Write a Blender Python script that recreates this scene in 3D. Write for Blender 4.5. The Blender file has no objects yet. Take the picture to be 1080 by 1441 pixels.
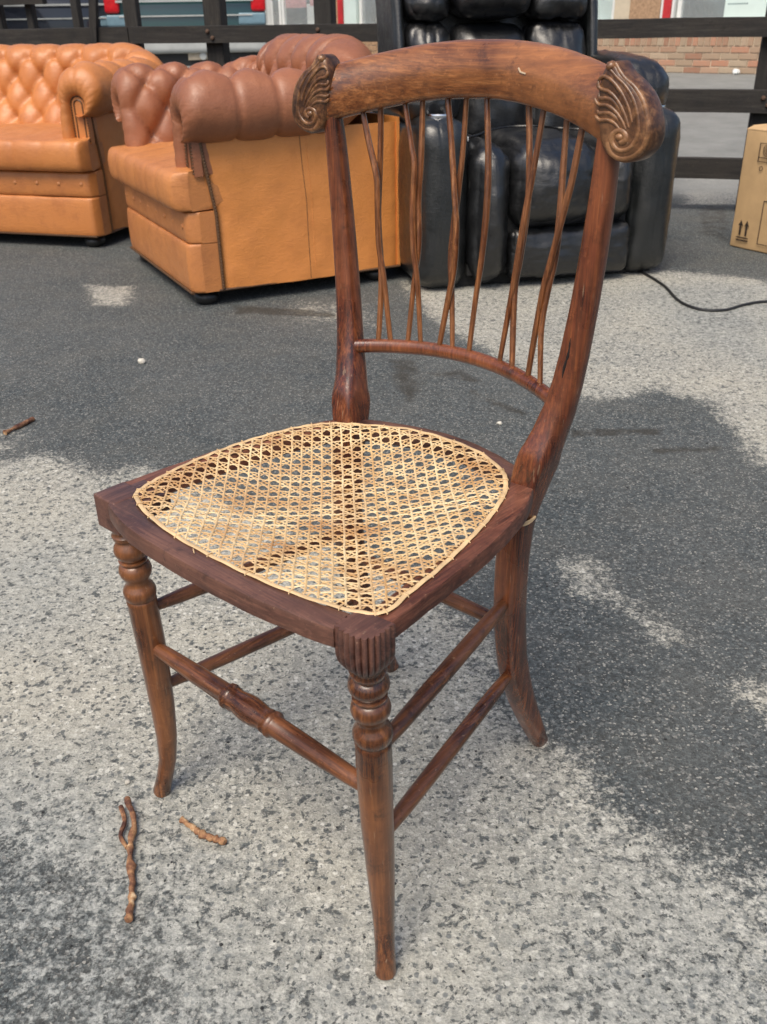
import bpy, math, random
import numpy as np
from mathutils import Vector, Matrix, noise as mnoise

random.seed(7)
S = bpy.context.scene
R = math.radians

# ------------------------------------------------------------------ camera
cd = bpy.data.cameras.new('camera')
cam = bpy.data.objects.new('camera', cd)
S.collection.objects.link(cam)
cd.sensor_fit = 'VERTICAL'
cd.sensor_height = 24.0
cd.lens = 24.0 * 1299.96 / 1441.0
cd.clip_start = 0.02
cd.clip_end = 400
_F = Vector((0.0, 0.8829, -0.4695)); _r = R(-0.995)
_R0 = Vector((1, 0, 0)); _U0 = _R0.cross(_F)
_Rv = _R0 * math.cos(_r) + _U0 * math.sin(_r)
_Uv = -_R0 * math.sin(_r) + _U0 * math.cos(_r)
M = Matrix((_Rv, _Uv, -_F)).transposed().to_4x4()
M.translation = Vector((0, 0, 0.9143))
cam.matrix_world = M
cd.dof.use_dof = True
cd.dof.focus_distance = 1.15
cd.dof.aperture_fstop = 9.0
S.camera = cam

# ------------------------------------------------------------------ light
SUN_EL, SUN_AZ = R(58), R(205)          # azimuth clockwise from +Y
w = bpy.data.worlds.new('World'); S.world = w; w.use_nodes = True
nt = w.node_tree
bg = nt.nodes['Background']
sky = nt.nodes.new('ShaderNodeTexSky'); sky.sky_type = 'NISHITA'
sky.sun_disc = False; sky.sun_elevation = SUN_EL; sky.sun_rotation = SUN_AZ
sky.dust_density = 4.0; sky.air_density = 1.0; sky.ozone_density = 1.0
nt.links.new(sky.outputs[0], bg.inputs[0]); bg.inputs[1].default_value = 0.115
sl = bpy.data.lights.new('sun', 'SUN'); sl.energy = 2.0; sl.angle = R(32); sl.color = (1.0, 0.91, 0.77)
so = bpy.data.objects.new('sun', sl); S.collection.objects.link(so)
sd = Vector((math.sin(SUN_AZ) * math.cos(SUN_EL), math.cos(SUN_AZ) * math.cos(SUN_EL), math.sin(SUN_EL)))
so.rotation_euler = sd.to_track_quat('Z', 'Y').to_euler()
so.location = (0, -5, 12)
vs = S.view_settings
vs.view_transform = 'Standard'; vs.look = 'None'; vs.gamma = 1; vs.exposure = 0.50
vs.use_curve_mapping = False

# ------------------------------------------------------------------ helpers
COL = S.collection

class MB:
    """collects vertices and faces for ONE mesh"""
    def __init__(s): s.v = []; s.f = []
    def add(s, verts, faces):
        o = len(s.v); s.v += [tuple(p) for p in verts]; s.f += [tuple(i + o for i in f) for f in faces]
    def box(s, x0, x1, y0, y1, z0, z1):
        s.add([(x0,y0,z0),(x1,y0,z0),(x1,y1,z0),(x0,y1,z0),(x0,y0,z1),(x1,y0,z1),(x1,y1,z1),(x0,y1,z1)],
              [(0,3,2,1),(4,5,6,7),(0,1,5,4),(1,2,6,5),(2,3,7,6),(3,0,4,7)])
    def bar(s, a, b, wx, wz, up=(0,0,1)):
        a = Vector(a); b = Vector(b); d = (b - a).normalized(); sd_ = d.cross(Vector(up)).normalized(); u = sd_.cross(d)
        vs_ = []
        for p in (a, b):
            for sx, sz in ((-1,-1),(1,-1),(1,1),(-1,1)): vs_.append(p + sd_ * wx * .5 * sx + u * wz * .5 * sz)
        s.add(vs_, [(0,1,2,3)[::-1],(4,5,6,7),(0,1,5,4),(1,2,6,5),(2,3,7,6),(3,0,4,7)])
    def tube(s, pts, rad, n=10, caps=True, up=(0,0,1), sq=2.0):
        """rad: list of r or (ra, rb) ; sq: superellipse exponent"""
        P = [Vector(p) for p in pts]; m = len(P)
        if not isinstance(rad, (list, tuple)): rad = [rad] * m
        rings = []; pu = None
        for i in range(m):
            t = (P[min(i+1,m-1)] - P[max(i-1,0)]).normalized()
            u = Vector(up) if pu is None else pu
            a = u.cross(t)
            if a.length < 1e-5: a = Vector((1,0,0)).cross(t)
            a.normalize(); b = t.cross(a).normalized(); pu = b
            sqi = sq[i] if isinstance(sq, (list, tuple)) else sq; r = rad[i]; ra, rb = (r if isinstance(r, (list, tuple)) else (r, r))
            ring = []
            for k in range(n):
                q = 2 * math.pi * k / n; c, sn = math.cos(q), math.sin(q)
                c = math.copysign(abs(c) ** (2 / sqi), c); sn = math.copysign(abs(sn) ** (2 / sqi), sn)
                ring.append(P[i] + a * ra * c + b * rb * sn)
            rings.append(ring)
        vs_ = [p for r_ in rings for p in r_]; fs = []
        for i in range(m - 1):
            for k in range(n):
                k2 = (k + 1) % n
                fs.append((i*n+k, i*n+k2, (i+1)*n+k2, (i+1)*n+k))
        if caps:
            fs.append(tuple(range(n))[::-1]); fs.append(tuple((m-1)*n + k for k in range(n)))
        s.add(vs_, fs)
    def grid(s, rows, close_u=False):
        m = len(rows); n = len(rows[0]); vs_ = [p for r in rows for p in r]; fs = []
        for i in range(m - 1):
            for k in range(n if close_u else n - 1):
                k2 = (k + 1) % n
                fs.append((i*n+k, i*n+k2, (i+1)*n+k2, (i+1)*n+k))
        s.add(vs_, fs)
    def lathe(s, prof, n=20, c=(0,0,0)):
        rows = [[(c[0] + r * math.cos(2*math.pi*k/n), c[1] + r * math.sin(2*math.pi*k/n), c[2] + z) for k in range(n)] for r, z in prof]
        s.grid(rows, True)
    def poly(s, pts, d):
        """extruded polygon, d = extrusion vector"""
        n = len(pts); d = Vector(d); a = [Vector(p) for p in pts]; b = [p + d for p in a]
        s.add(a + b, [tuple(range(n))[::-1], tuple(range(n, 2*n))] + [(i, (i+1) % n, n + (i+1) % n, n + i) for i in range(n)])
    def rbox(s, x0, x1, y0, y1, z0, z1, r=.03, n=10, inf=(0,0,0), fn=None):
        c = Vector(((x0+x1)/2, (y0+y1)/2, (z0+z1)/2)); h = Vector(((x1-x0)/2, (y1-y0)/2, (z1-z0)/2))
        r = min(r, min(h) * .999)
        def ax(hh):
            e = r / hh; t = [-1 + e * (1 - math.cos(math.pi / 2 * k / 4)) for k in range(4)]
            t = [-1, -1 + e * .12, -1 + e * .35, -1 + e * .65]
            mid = [(-1 + e) + (2 - 2 * e) * k / n for k in range(n + 1)]
            return t + mid + [-q for q in t[::-1]]
        A = [ax(h[i]) for i in range(3)]
        key = {}; vs_ = []; fs = []
        def vid(p):
            k = (round(p[0], 5), round(p[1], 5), round(p[2], 5))
            if k in key: return key[k]
            P = Vector((p[0]*h[0], p[1]*h[1], p[2]*h[2]))
            q = Vector([max(-(h[i]-r), min(h[i]-r, P[i])) for i in range(3)])
            d = P - q
            nn = d.normalized() if d.length > 1e-9 else Vector((0,0,1))
            o = q + nn * r
            g = [max(0, 1 - p[i]**2) for i in range(3)]
            o.x += inf[0] * nn.x * g[1] * g[2]; o.y += inf[1] * nn.y * g[0] * g[2]; o.z += inf[2] * nn.z * g[0] * g[1]
            o = o + c
            if fn: o = fn(o, nn)
            key[k] = len(vs_); vs_.append(o); return key[k]
        for i, sgn in ((0,-1),(0,1),(1,-1),(1,1),(2,-1),(2,1)):
            j, k = (i+1) % 3, (i+2) % 3
            for a in range(len(A[j]) - 1):
                for b in range(len(A[k]) - 1):
                    q = []
                    for (aa, bb) in ((a,b),(a+1,b),(a+1,b+1),(a,b+1)):
                        p = [0,0,0]; p[i] = sgn; p[j] = A[j][aa]; p[k] = A[k][bb]; q.append(vid(p))
                    fs.append(tuple(q) if sgn > 0 else tuple(q[::-1]))
        s.add(vs_, fs)
    def sphere(s, c, r, n=8, m=6):
        r = r if isinstance(r, (list, tuple)) else (r, r, r)
        rows = []
        for i in range(m + 1):
            t = math.pi * i / m
            rr = max(math.sin(t), 1e-3)
            rows.append([(c[0] + r[0]*rr*math.cos(2*math.pi*k/n), c[1] + r[1]*rr*math.sin(2*math.pi*k/n), c[2] - r[2]*math.cos(t)) for k in range(n)])
        s.grid(rows, True)
    def mesh(s, name, m, smooth=True, angle=40):
        me = bpy.data.meshes.new(name); me.from_pydata([tuple(p) for p in s.v], [], s.f); me.validate(); me.update()
        if m is not None: me.materials.append(m)
        if smooth:
            me.polygons.foreach_set('use_smooth', [True] * len(me.polygons))
            me.set_sharp_from_angle(angle=R(angle))
        return me
    def build(s, name, m, parent=None, smooth=True, angle=40, loc=None):
        o = bpy.data.objects.new(name, s.mesh(name, m, smooth, angle)); COL.objects.link(o)
        if parent: o.parent = parent
        if loc: o.location = loc
        return o

def link_copy(me, name, parent=None, loc=(0,0,0), rot=None):
    o = bpy.data.objects.new(name, me); COL.objects.link(o); o.parent = parent; o.location = loc
    if rot: o.rotation_euler = rot
    return o
def tag(o, label=None, cat=None, group=None, kind=None):
    if label: o['label'] = label
    if cat: o['category'] = cat
    if group: o['group'] = group
    if kind: o['kind'] = kind
    return o
def thing(name, label, cat, loc=(0,0,0), rz=0, group=None):
    o = bpy.data.objects.new(name, None); COL.objects.link(o); o.location = loc; o.rotation_euler = (0,0,rz)
    o.empty_display_size = .1
    return tag(o, label, cat, group)
def children(o): return [c for c in COL.objects if c.parent == o]
def copy_tree(o, parent=None):
    kids = children(o)
    c = o.copy(); COL.objects.link(c)
    if parent: c.parent = parent
    for k in kids: copy_tree(k, c)
    return c
def lerp(a, b, t): return a + (b - a) * t
def interp(x, xs, ys): return float(np.interp(x, xs, ys))
def spline(pts, n=8, closed=False):
    P = [Vector(p) for p in pts]; m = len(P); out = []
    rng = range(m) if closed else range(m - 1)
    for i in rng:
        p0 = P[(i-1) % m] if closed or i > 0 else P[0]; p1 = P[i]; p2 = P[(i+1) % m]
        p3 = P[(i+2) % m] if closed or i + 2 < m else P[m-1]
        for k in range(n):
            t = k / n
            out.append(.5 * ((2*p1) + (p2-p0)*t + (2*p0-5*p1+4*p2-p3)*t*t + (3*p1-p0-3*p2+p3)*t**3))
    if not closed: out.append(P[-1])
    return out
def fbm(x, y, z=0, o=4):
    return mnoise.fractal(Vector((x, y, z)), 1.0, 2.0, o)

# ------------------------------------------------------------------ materials
class NT:
    def __init__(s, name):
        s.m = bpy.data.materials.new(name); s.m.use_nodes = True; s.t = s.m.node_tree
        s.b = s.t.nodes['Principled BSDF']; s.out = s.t.nodes['Material Output']; s._co = {}
    def n(s, ty, **kw):
        nd = s.t.nodes.new('ShaderNode' + ty)
        for k, v in kw.items():
            if k.startswith('_'): setattr(nd, k[1:], v)
        for k, v in kw.items():
            if not k.startswith('_'):
                i = nd.inputs[int(k[1:])] if k[0] == 'i' and k[1:].isdigit() else nd.inputs[k.replace('__', ' ')]
                s.set(i, v)
        return nd
    def set(s, i, v):
        if isinstance(v, bpy.types.NodeSocket): s.t.links.new(v, i)
        elif isinstance(v, bpy.types.Node): s.t.links.new(v.outputs[0], i)
        else:
            if isinstance(v, tuple) and len(v) == 3 and i.type == 'RGBA': v = v + (1,)
            i.default_value = v
    def coord(s, scale=(1,1,1), kind='Object'):
        tc = s.n('TexCoord'); mp = s.n('Mapping', Vector=tc.outputs[kind], Scale=scale); return mp.outputs[0]
    def noise(s, sc, det=4, rough=.55, co=None, dist=0.0):
        return s.n('TexNoise', Vector=co or s.coord(), Scale=sc, Detail=det, Roughness=rough, Distortion=dist).outputs[0]
    def ramp(s, f, stops):
        nd = s.n('ValToRGB', Fac=f); e = nd.color_ramp.elements
        while len(e) < len(stops): e.new(0.5)
        for el, (p, c) in zip(e, stops):
            el.position = p; el.color = (c if isinstance(c, tuple) else (c, c, c)) + (1,)
        return nd.outputs[0]
    def mix(s, f, a, b, mode='MIX'):
        nd = s.n('MixRGB', _blend_type=mode); s.set(nd.inputs[0], f); s.set(nd.inputs[1], a); s.set(nd.inputs[2], b); return nd.outputs[0]
    def math(s, op, a, b=0.0, c=None, clamp=False):
        nd = s.n('Math', _operation=op); nd.use_clamp = clamp; s.set(nd.inputs[0], a); s.set(nd.inputs[1], b)
        if c is not None: s.set(nd.inputs[2], c)
        return nd.outputs[0]
    def bump(s, h, strength=.3, dist=.002, prev=None):
        nd = s.n('Bump', Height=h, Strength=strength, Distance=dist)
        if prev is not None: s.set(nd.inputs['Normal'], prev)
        return nd.outputs[0]
    def done(s, col=None, rough=None, nrm=None, **kw):
        if col is not None: s.set(s.b.inputs['Base Color'], col)
        if rough is not None: s.set(s.b.inputs['Roughness'], rough)
        if nrm is not None: s.set(s.b.inputs['Normal'], nrm)
        for k, v in kw.items(): s.set(s.b.inputs[k.replace('__', ' ')], v)
        return s.m

def plain(name, col, rough=.5, var=.15, sc=20, bump=0.0, **kw):
    t = NT(name); n1 = t.noise(sc, 5)
    c = t.mix(t.ramp(n1, [(.3, 0.0), (.7, 1.0)]), tuple(q * (1 - var) for q in col), tuple(min(1, q * (1 + var)) for q in col))
    nr = t.bump(n1, bump, .003) if bump else None
    return t.done(c, rough, nr, **kw)

def wood(name, lo, mid, hi, scale=(190, 190, 10), rough=.36, coat=.25, worn=.5):
    t = NT(name); co = t.coord(scale)
    g = t.noise(1.0, 8, .62, co, .4)
    g2 = t.noise(2.6, 6, .7, co)
    big = t.noise(9, 4, .6); mid_ = t.noise(1.0, 5, .6, t.coord(tuple(q * .28 for q in scale)), .3)
    c = t.ramp(g, [(.32, lo), (.5, mid), (.68, hi)])
    c = t.mix(t.ramp(mid_, [(.38, .42), (.5, 0.0)]), c, lo); c = t.mix(t.ramp(mid_, [(.56, 0.0), (.7, .5)]), c, hi)
    c = t.mix(t.math('MULTIPLY', t.ramp(g2, [(.42, 1.0), (.56, 0.0)]), .55), c, tuple(q * .45 for q in lo))
    c = t.mix(t.ramp(big, [(.42, 0.0), (.66, .5 * worn)]), c, tuple(min(1, q * 1.3) for q in hi))
    fine = t.noise(140, 3)
    c = t.mix(t.ramp(fine, [(.62, 0.0), (.78, .35 * worn)]), c, tuple(min(1, q * 1.7 + .02) for q in hi))
    sc_ = t.noise(1.0, 3, .5, t.coord((scale[1] * 5 if scale[0] < 20 else 260, 200, 22 if scale[2] < 20 else 260)))
    c = t.mix(t.ramp(sc_, [(.68, 0.0), (.74, .55 * worn)]), c, (.36, .24, .15))
    c = t.mix(t.ramp(t.noise(38, 5, .7), [(.56, 0.0), (.70, .6)]), c, tuple(q * .35 for q in lo))
    rg = t.n('MapRange', Value=big, i1=.3, i2=.7, i3=rough - .06, i4=rough + .2).outputs[0]
    nr = t.bump(g2, .25, .0012, t.bump(fine, .12, .0012))
    return t.done(c, rg, nr, Coat__Weight=coat, Coat__Roughness=.22)

def leather(name, base, worn, dark, rough=.36, crk=.25, wear=.5, spec=.5, coat=.35, cr=.45):
    t = NT(name)
    n1 = t.noise(3.2, 6, .62); n2 = t.noise(13, 6, .65); n3 = t.noise(55, 4)
    c = t.mix(t.ramp(n1, [(.35, 0.0), (.68, wear)]), base, worn)
    c = t.mix(t.ramp(n2, [(.5, 0.0), (.75, .55)]), c, dark)
    v = t.n('TexVoronoi', Vector=t.coord(), Scale=170.0, _feature='DISTANCE_TO_EDGE').outputs[0]
    v2 = t.n('TexVoronoi', Vector=t.coord(), Scale=38.0, _feature='DISTANCE_TO_EDGE').outputs[0]
    rg = t.n('MapRange', Value=t.math('ADD', t.math('MULTIPLY', n2, .6), t.math('MULTIPLY', n3, .4)), i1=.36, i2=.64, i3=rough - .10, i4=rough + .20).outputs[0]
    nr = t.bump(v, crk, .0008); nr = t.bump(t.ramp(v2, [(0, 0.0), (.1, 1.0)]), crk * .35, .001, nr); nr = t.bump(n2, .3, .006, nr); nr = t.bump(n3, .12, .003, nr)
    wk = t.noise(1.0, 4, .6, t.coord((16, 16, 60)), 1.2); nr = t.bump(t.ramp(wk, [(.40, 0.0), (.5, 1.0), (.6, 0.0)]), .22, -.003, nr)
    return t.done(c, rg, nr, Specular__IOR__Level=spec, Coat__Weight=coat, Coat__Roughness=cr)

M_MAHOG = wood('dark_mahogany', (.026, .0075, .003), (.102, .032, .0115), (.23, .085,   .026), rough=.23, coat=.55, worn=1.0)
M_RED = wood('red_mahogany', (.030, .007, .003), (.130, .030, .0115), (.26, .080, .025), rough=.22, coat=.6, worn=.8)
M_RAILSIDE = wood('worn_side_rail_wood', (.05, .016, .010), (.135, .042, .024), (.24, .095, .053), (190, 10, 190), .42, .12, .9)
M_MAHX = wood('dark_mahogany_crosswise', (.026, .0075, .003), (.095, .030, .011), (.22, .082, .030), (10, 190, 190), .27, .35, 1.0)
M_MAHY = wood('dark_mahogany_lengthwise', (.026, .0075, .003), (.095, .030, .011), (.22, .082, .030), (190, 10, 190), .27, .35, 1.0)
M_SEATRAIL = wood('dull_seat_rail_wood', (.028, .011, .009), (.078, .031, .024), (.17, .078, .053), (190, 10, 190), .38, .3, .9)
M_SEATRAILX = wood('dull_front_rail_wood', (.028, .011, .008), (.076, .030, .022), (.17, .078, .050), (10, 190, 190), .38, .3, .9)
M_CREST = wood('worn_crest_wood', (.085, .024, .007), (.21, .068, .017), (.36, .140, .043), (10, 150, 190), .25, .55, 1.0)
M_CARVE = wood('carved_wood', (.035, .013, .005), (.115, .045, .017), (.25, .12, .05), (80, 80, 80), .38, .15, .8)
M_SPIN = wood('spindle_wood', (.075, .022, .007), (.19, .064, .020), (.33, .140, .050), (190, 190, 12), .32, .3)

def cane_mat():
    t = NT('cane'); at = t.n('Attribute', _attribute_name='tone')
    n1 = t.noise(16, 4)
    c = t.ramp(at.outputs['Fac'], [(0, (.44, .26, .10)), (.45, (.62, .415, .19)), (1, (.78, .62, .37))])
    c = t.mix(t.ramp(n1, [(.42, 0.0), (.68, .75)]), c, (.40, .19, .065)); c = t.mix(t.ramp(t.noise(55, 4), [(.52, 0.0), (.72, .6)]), c, (.30, .15, .06))
    return t.done(c, .42, t.bump(t.noise(400, 2), .2, .0005))
M_CANE = cane_mat()
M_BINDER = plain('pale_binding_cane', (.64, .45, .245), .42, .24, 45, .2)

M_TAN = leather('tan_panel_leather', (.70, .265, .064), (.63, .232, .055), (.54, .190, .046), .42, .16, .8)
M_SOFA = leather('tan_tufted_leather', (.55, .205, .052), (.44, .145, .034), (.30, .095, .024), .46, .3, .7, .5, .5, .42)
M_ARM = leather('brown_worn_leather', (.32, .114, .047), (.19, .064, .028), (.42, .16, .065), .47, .28, .8, .5, .5, .46)
M_FRONT = leather('tan_front_leather', (.54, .21, .06), (.42, .15, .045), (.30, .10, .03), .46, .25, .7)
M_BLACK = leather('black_leather', (.006, .0065, .0075), (.011, .0115, .0125), (.018, .0185, .019), .35, .4, .5, .5, .6, .28)
M_SHELL = leather('grey_black_side_leather', (.007, .0085, .009), (.012, .0135, .014), (.02, .021, .0215), .38, .3, .5, .5, .6, .26)
M_NAIL = plain('antique_nail_trim', (.10, .05, .022), .4, .3, 200, .3)
M_FOOT = plain('black_foot', (.012, .012, .012), .35, .3)
M_DARKF = plain('black_base_cloth', (.012, .012, .012), .9, .2)
M_CHROME = plain('chrome', (.75, .76, .78), .18, .05, Metallic=1.0)

# ------------------------------------------------------------------ ground (setting)
def axis(segs):
    out = [segs[0][0]]
    for a, b, st in segs:
        n = max(1, round((b - a) / st)); out += [a + (b - a) * (k + 1) / n for k in range(n)]
    return np.array(out)
gx = axis([(-150, -30, 20), (-30, -6, 2), (-6, -2.6, .1), (-2.6, 2.4, .016), (2.4, 6, .1), (6, 30, 2), (30, 150, 20)])
gy = axis([(-60, -8, 8), (-8, -.2, .3), (-.2, .2, .05), (.2, 5.4, .016), (5.4, 20, .12), (20, 50, 3), (50, 200, 25)])
GZ0 = .29
def ground_z(x, y):
    t = np.clip((np.asarray(y, float) - 5.6) / (12.0 - 5.6), 0, 1)
    return GZ0 * t * t * (3 - 2 * t)
X, Y = np.meshgrid(gx, gy)
def sdf(poly):
    P = np.array(poly); d = np.full(X.shape, 1e9); ins = np.zeros(X.shape, bool); n = len(P)
    for i in range(n):
        a = P[i]; b = P[(i+1) % n]; e = b - a
        wx, wy = X - a[0], Y - a[1]
        t = np.clip((wx*e[0] + wy*e[1]) / (e @ e + 1e-12), 0, 1)
        d = np.minimum(d, (wx - e[0]*t)**2 + (wy - e[1]*t)**2)
        if abs(b[1]-a[1]) > 1e-12:
            c = ((a[1] > Y) != (b[1] > Y)) & (X < (b[0]-a[0]) * (Y-a[1]) / (b[1]-a[1]) + a[0]); ins ^= c
    d = np.sqrt(d); return np.where(ins, d, -d)
DUST = [
    ([(-1.238, 1.981), (-0.915, 2.015), (-0.822, 2.044), (-0.718, 1.979), (-0.633, 1.911), (-0.557, 1.973), (-0.372, 1.801), (-0.169, 1.577), (0.024, 1.441), (0.118, 1.302), (0.168, 1.104), (0.215, 1.009), (0.278, 0.958), (0.302, 0.892), (0.328, 0.866), (0.401, 0.820), (0.462, 0.793), (0.625, 0.739), (0.430, 0.368), (-0.566, 0.383)], 0.2, 1),
    ([(0.114, 3.640), (0.163, 3.215), (0.245, 2.974), (0.358, 2.732), (0.469, 2.475), (0.583, 2.347), (0.642, 2.355), (0.769, 2.431), (0.813, 2.347), (0.886, 2.333), (0.863, 2.193), (0.887, 2.091), (0.867, 1.953), (0.987, 1.783), (1.662, 3.306), (1.505, 3.576), (1.325, 3.703), (1.067, 3.806), (0.459, 3.594)], 0.16, 0.95),
    ([(0.314, 1.534), (0.418, 1.509), (0.421, 1.404), (0.474, 1.317), (0.501, 1.244), (0.452, 1.235), (0.417, 1.332), (0.328, 1.388)], 0.10, 0.74),
    ([(0.538, 1.146), (0.638, 1.117), (0.599, 1.022), (0.558, 1.050), (0.534, 1.086)], 0.10, 0.76),
    ([(-1.201, 3.731), (-0.972, 3.670), (-0.913, 3.356), (-1.065, 3.385)], 0.10, 0.74),
    ([(0.071, 1.325), (0.179, 1.300), (0.196, 1.201), (0.168, 1.104), (0.115, 1.261)], 0.06, 0.55),
    ([(2.070, 6.630), (2.731, 6.350), (2.244, 5.139), (1.662, 5.240)], 0.15, 0.75),
    ([(-0.408, 3.392), (-0.039, 3.417), (0.057, 2.969), (-0.335, 3.157)], 0.2, 0.45),
    ([(-1.269, 2.447), (-0.917, 2.226), (-0.822, 2.044), (-1.067, 1.974)], 0.2, 0.5)]
STAIN = [
    ([(-0.550, 3.372), (-0.166, 3.262), (-0.149, 3.163), (-0.519, 3.239)], 0.05, 0.8),
    ([(0.026, 2.716), (0.107, 2.746), (0.126, 2.463), (0.071, 2.304), (0.036, 2.468)], 0.06, 0.75),
    ([(0.111, 2.583), (0.239, 2.620), (0.325, 2.453), (0.211, 2.517)], 0.05, 0.7),
    ([(0.246, 2.457), (0.387, 2.264), (0.371, 2.215), (0.240, 2.396)], 0.04, 0.7),
    ([(0.469, 2.150), (0.709, 2.144), (0.686, 2.091), (0.458, 2.092)], 0.03, 0.72),
    ([(0.642, 2.024), (0.824, 2.033), (0.809, 1.988), (0.631, 1.983)], 0.03, 0.72),
    ([(0.336, 1.917), (0.412, 1.840), (0.405, 1.805), (0.328, 1.861)], 0.04, 0.5),
    ([(1.725, 5.190), (1.948, 5.279), (1.584, 4.213), (1.499, 4.455)], 0.08, 0.55)]
THIN = [
    ([(-0.826, 0.950), (-0.476, 0.956), (-0.352, 0.888), (-0.221, 0.767), (-0.167, 0.680), (-0.062, 0.635), (-0.024, 0.565), (-0.089, 0.330), (-0.593, 0.337)], 0.3, 0.95),
    ([(0.008, 0.704), (0.181, 0.774), (0.314, 0.826), (0.451, 0.763), (0.521, 0.541), (0.187, 0.326), (-0.033, 0.329)], 0.34, 0.6),
    ([(-0.776, 1.627), (-0.619, 1.681), (-0.517, 1.458), (-0.580, 1.281), (-0.774, 1.287)], 0.2, 0.45),
    ([(1.003, 3.556), (1.485, 3.523), (1.165, 2.559), (0.958, 2.841)], 0.2, 0.6)]
dust = np.zeros(X.shape); 
for poly, wd, amp in DUST:
    dust = np.maximum(dust, amp * np.clip(.5 + sdf(poly) / wd, 0, 1))
stain = np.zeros(X.shape)
for poly, wd, amp in STAIN:
    stain = np.maximum(stain, amp * np.clip(.5 + sdf(poly) / wd, 0, 1))
thin = np.zeros(X.shape)
for poly, wd, amp in THIN:
    thin = np.maximum(thin, amp * np.clip(.5 + sdf(poly) / wd, 0, 1))
# beyond the fence: greyer, paler road
road = np.clip((Y - 5.45) / .25, 0, 1)
ny, nx = X.shape
gm = bpy.data.meshes.new('ground')
V = np.column_stack([X.ravel(), Y.ravel(), ground_z(X, Y).ravel()])
idx = np.arange(ny*nx).reshape(ny, nx)
Fc = np.column_stack([idx[:-1,:-1].ravel(), idx[:-1,1:].ravel(), idx[1:,1:].ravel(), idx[1:,:-1].ravel()])
gm.vertices.add(len(V)); gm.vertices.foreach_set('co', V.ravel())
gm.loops.add(Fc.size); gm.loops.foreach_set('vertex_index', Fc.ravel().astype(np.int32))
gm.polygons.add(len(Fc)); gm.polygons.foreach_set('loop_start', np.arange(0, Fc.size, 4, dtype=np.int32))
gm.update(calc_edges=True); gm.polygons.foreach_set('use_smooth', [True]*len(Fc))
for nm, arr in (('dust', dust), ('stain', stain), ('thin', thin), ('road', road)):
    a = gm.attributes.new(nm, 'FLOAT', 'POINT'); a.data.foreach_set('value', arr.ravel().astype(np.float32))
def ground_mat():
    t = NT('worn_asphalt'); co = t.coord((1, 1, 1))
    du = t.n('Attribute', _attribute_name='dust').outputs['Fac']; st = t.n('Attribute', _attribute_name='stain').outputs['Fac']
    rd = t.n('Attribute', _attribute_name='road').outputs['Fac']
    nA = t.noise(2.2, 6, .6, co); nB = t.noise(17, 6, .65, co, .3); nC = t.noise(62, 5, .65, co, .2); nD = t.noise(190, 4, .65, co); nE = t.noise(5.5, 5, .6, co); nF = t.noise(430, 3, .7, co)
    # chippings
    vo = t.n('TexVoronoi', Vector=co, Scale=210.0, Randomness=1.0); vcol = t.n('SeparateColor', Color=vo.outputs['Color']).outputs[0]
    vo2 = t.n('TexVoronoi', Vector=co, Scale=105.0, Randomness=1.0); vs2 = t.n('SeparateColor', Color=vo2.outputs['Color']); vc2 = vs2.outputs[1]; vc3 = vs2.outputs[2]
    asp = t.ramp(vcol, [(0, (.022, .027, .029)), (.4, (.062, .076, .081)), (.8, (.122, .143, .147)), (.94, (.20, .213, .210)), (1, (.34, .335, .31))])
    asp = t.mix(t.ramp(nD, [(.42, .6), (.58, 0.0)]), asp, (.038, .039, .038))
    asp = t.mix(t.ramp(nB, [(.38, 0.0), (.68, .4)]), asp, (.052, .070, .079))
    asp = t.mix(t.ramp(nE, [(.42, 0.0), (.68, .38)]), asp, (.115, .114, .100))
    asp = t.mix(t.ramp(nA, [(.4, 0.0), (.7, .30)]), asp, (.16, .16, .15))
    vo3 = t.n('TexVoronoi', Vector=co, Scale=330.0, Randomness=1.0); v3 = t.n('SeparateColor', Color=vo3.outputs['Color']).outputs[0]
    asp = t.mix(t.ramp(v3, [(.93, 0.0), (.985, .75)]), asp, (.42, .41, .37))
    asp = t.mix(t.ramp(v3, [(.04, .6), (.16, 0.0)]), asp, (.03, .03, .03))
    ds = t.ramp(nC, [(.3, (.22, .212, .178)), (.5, (.43, .416, .355)), (.72, (.68, .66, .575))])
    ds = t.mix(t.ramp(nE, [(.4, 0.0), (.65, .4)]), ds, (.315, .325, .310))
    ds = t.mix(t.ramp(vc2, [(.70, 0.0), (.92, .6)]), ds, (.17, .178, .170))
    ds = t.mix(t.ramp(vcol, [(.82, 0.0), (.95, .7)]), ds, (.66, .64, .57))
    ds = t.mix(t.ramp(nD, [(.40, .5), (.55, 0.0)]), ds, (.135, .142, .138))
    ds = t.mix(t.ramp(nF, [(.40, .55), (.5, 0.0)]), ds, (.20, .20, .18)); ds = t.mix(t.ramp(nF, [(.56, 0.0), (.66, .55)]), ds, (.70, .68, .60))
    ds = t.mix(t.ramp(nA, [(.42, 0.0), (.62, .35)]), ds, (.54, .505, .41))
    asp = t.mix(t.ramp(nF, [(.40, .5), (.5, 0.0)]), asp, (.04, .042, .042)); asp = t.mix(t.ramp(nF, [(.58, 0.0), (.68, .5)]), asp, (.26, .265, .255))
    sd1 = t.ramp(vo2.outputs['Distance'], [(.30, 1.0), (.42, 0.0)])
    dark_st = t.math('MULTIPLY', sd1, t.ramp(vs2.outputs[0], [(.80, 0.0), (.84, .85)])); pale_st = t.math('MULTIPLY', sd1, t.ramp(vs2.outputs[0], [(.10, .8), (.13, 0.0)]))
    ds = t.mix(dark_st, ds, (.075, .082, .085)); ds = t.mix(pale_st, ds, (.66, .645, .58))
    asp = t.mix(t.math('MULTIPLY', pale_st, .35), asp, (.30, .30, .28))
    # where the dust lies
    m = t.math('ADD', du, t.math('MULTIPLY', t.math('SUBTRACT', nA, .5), .5))
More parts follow.
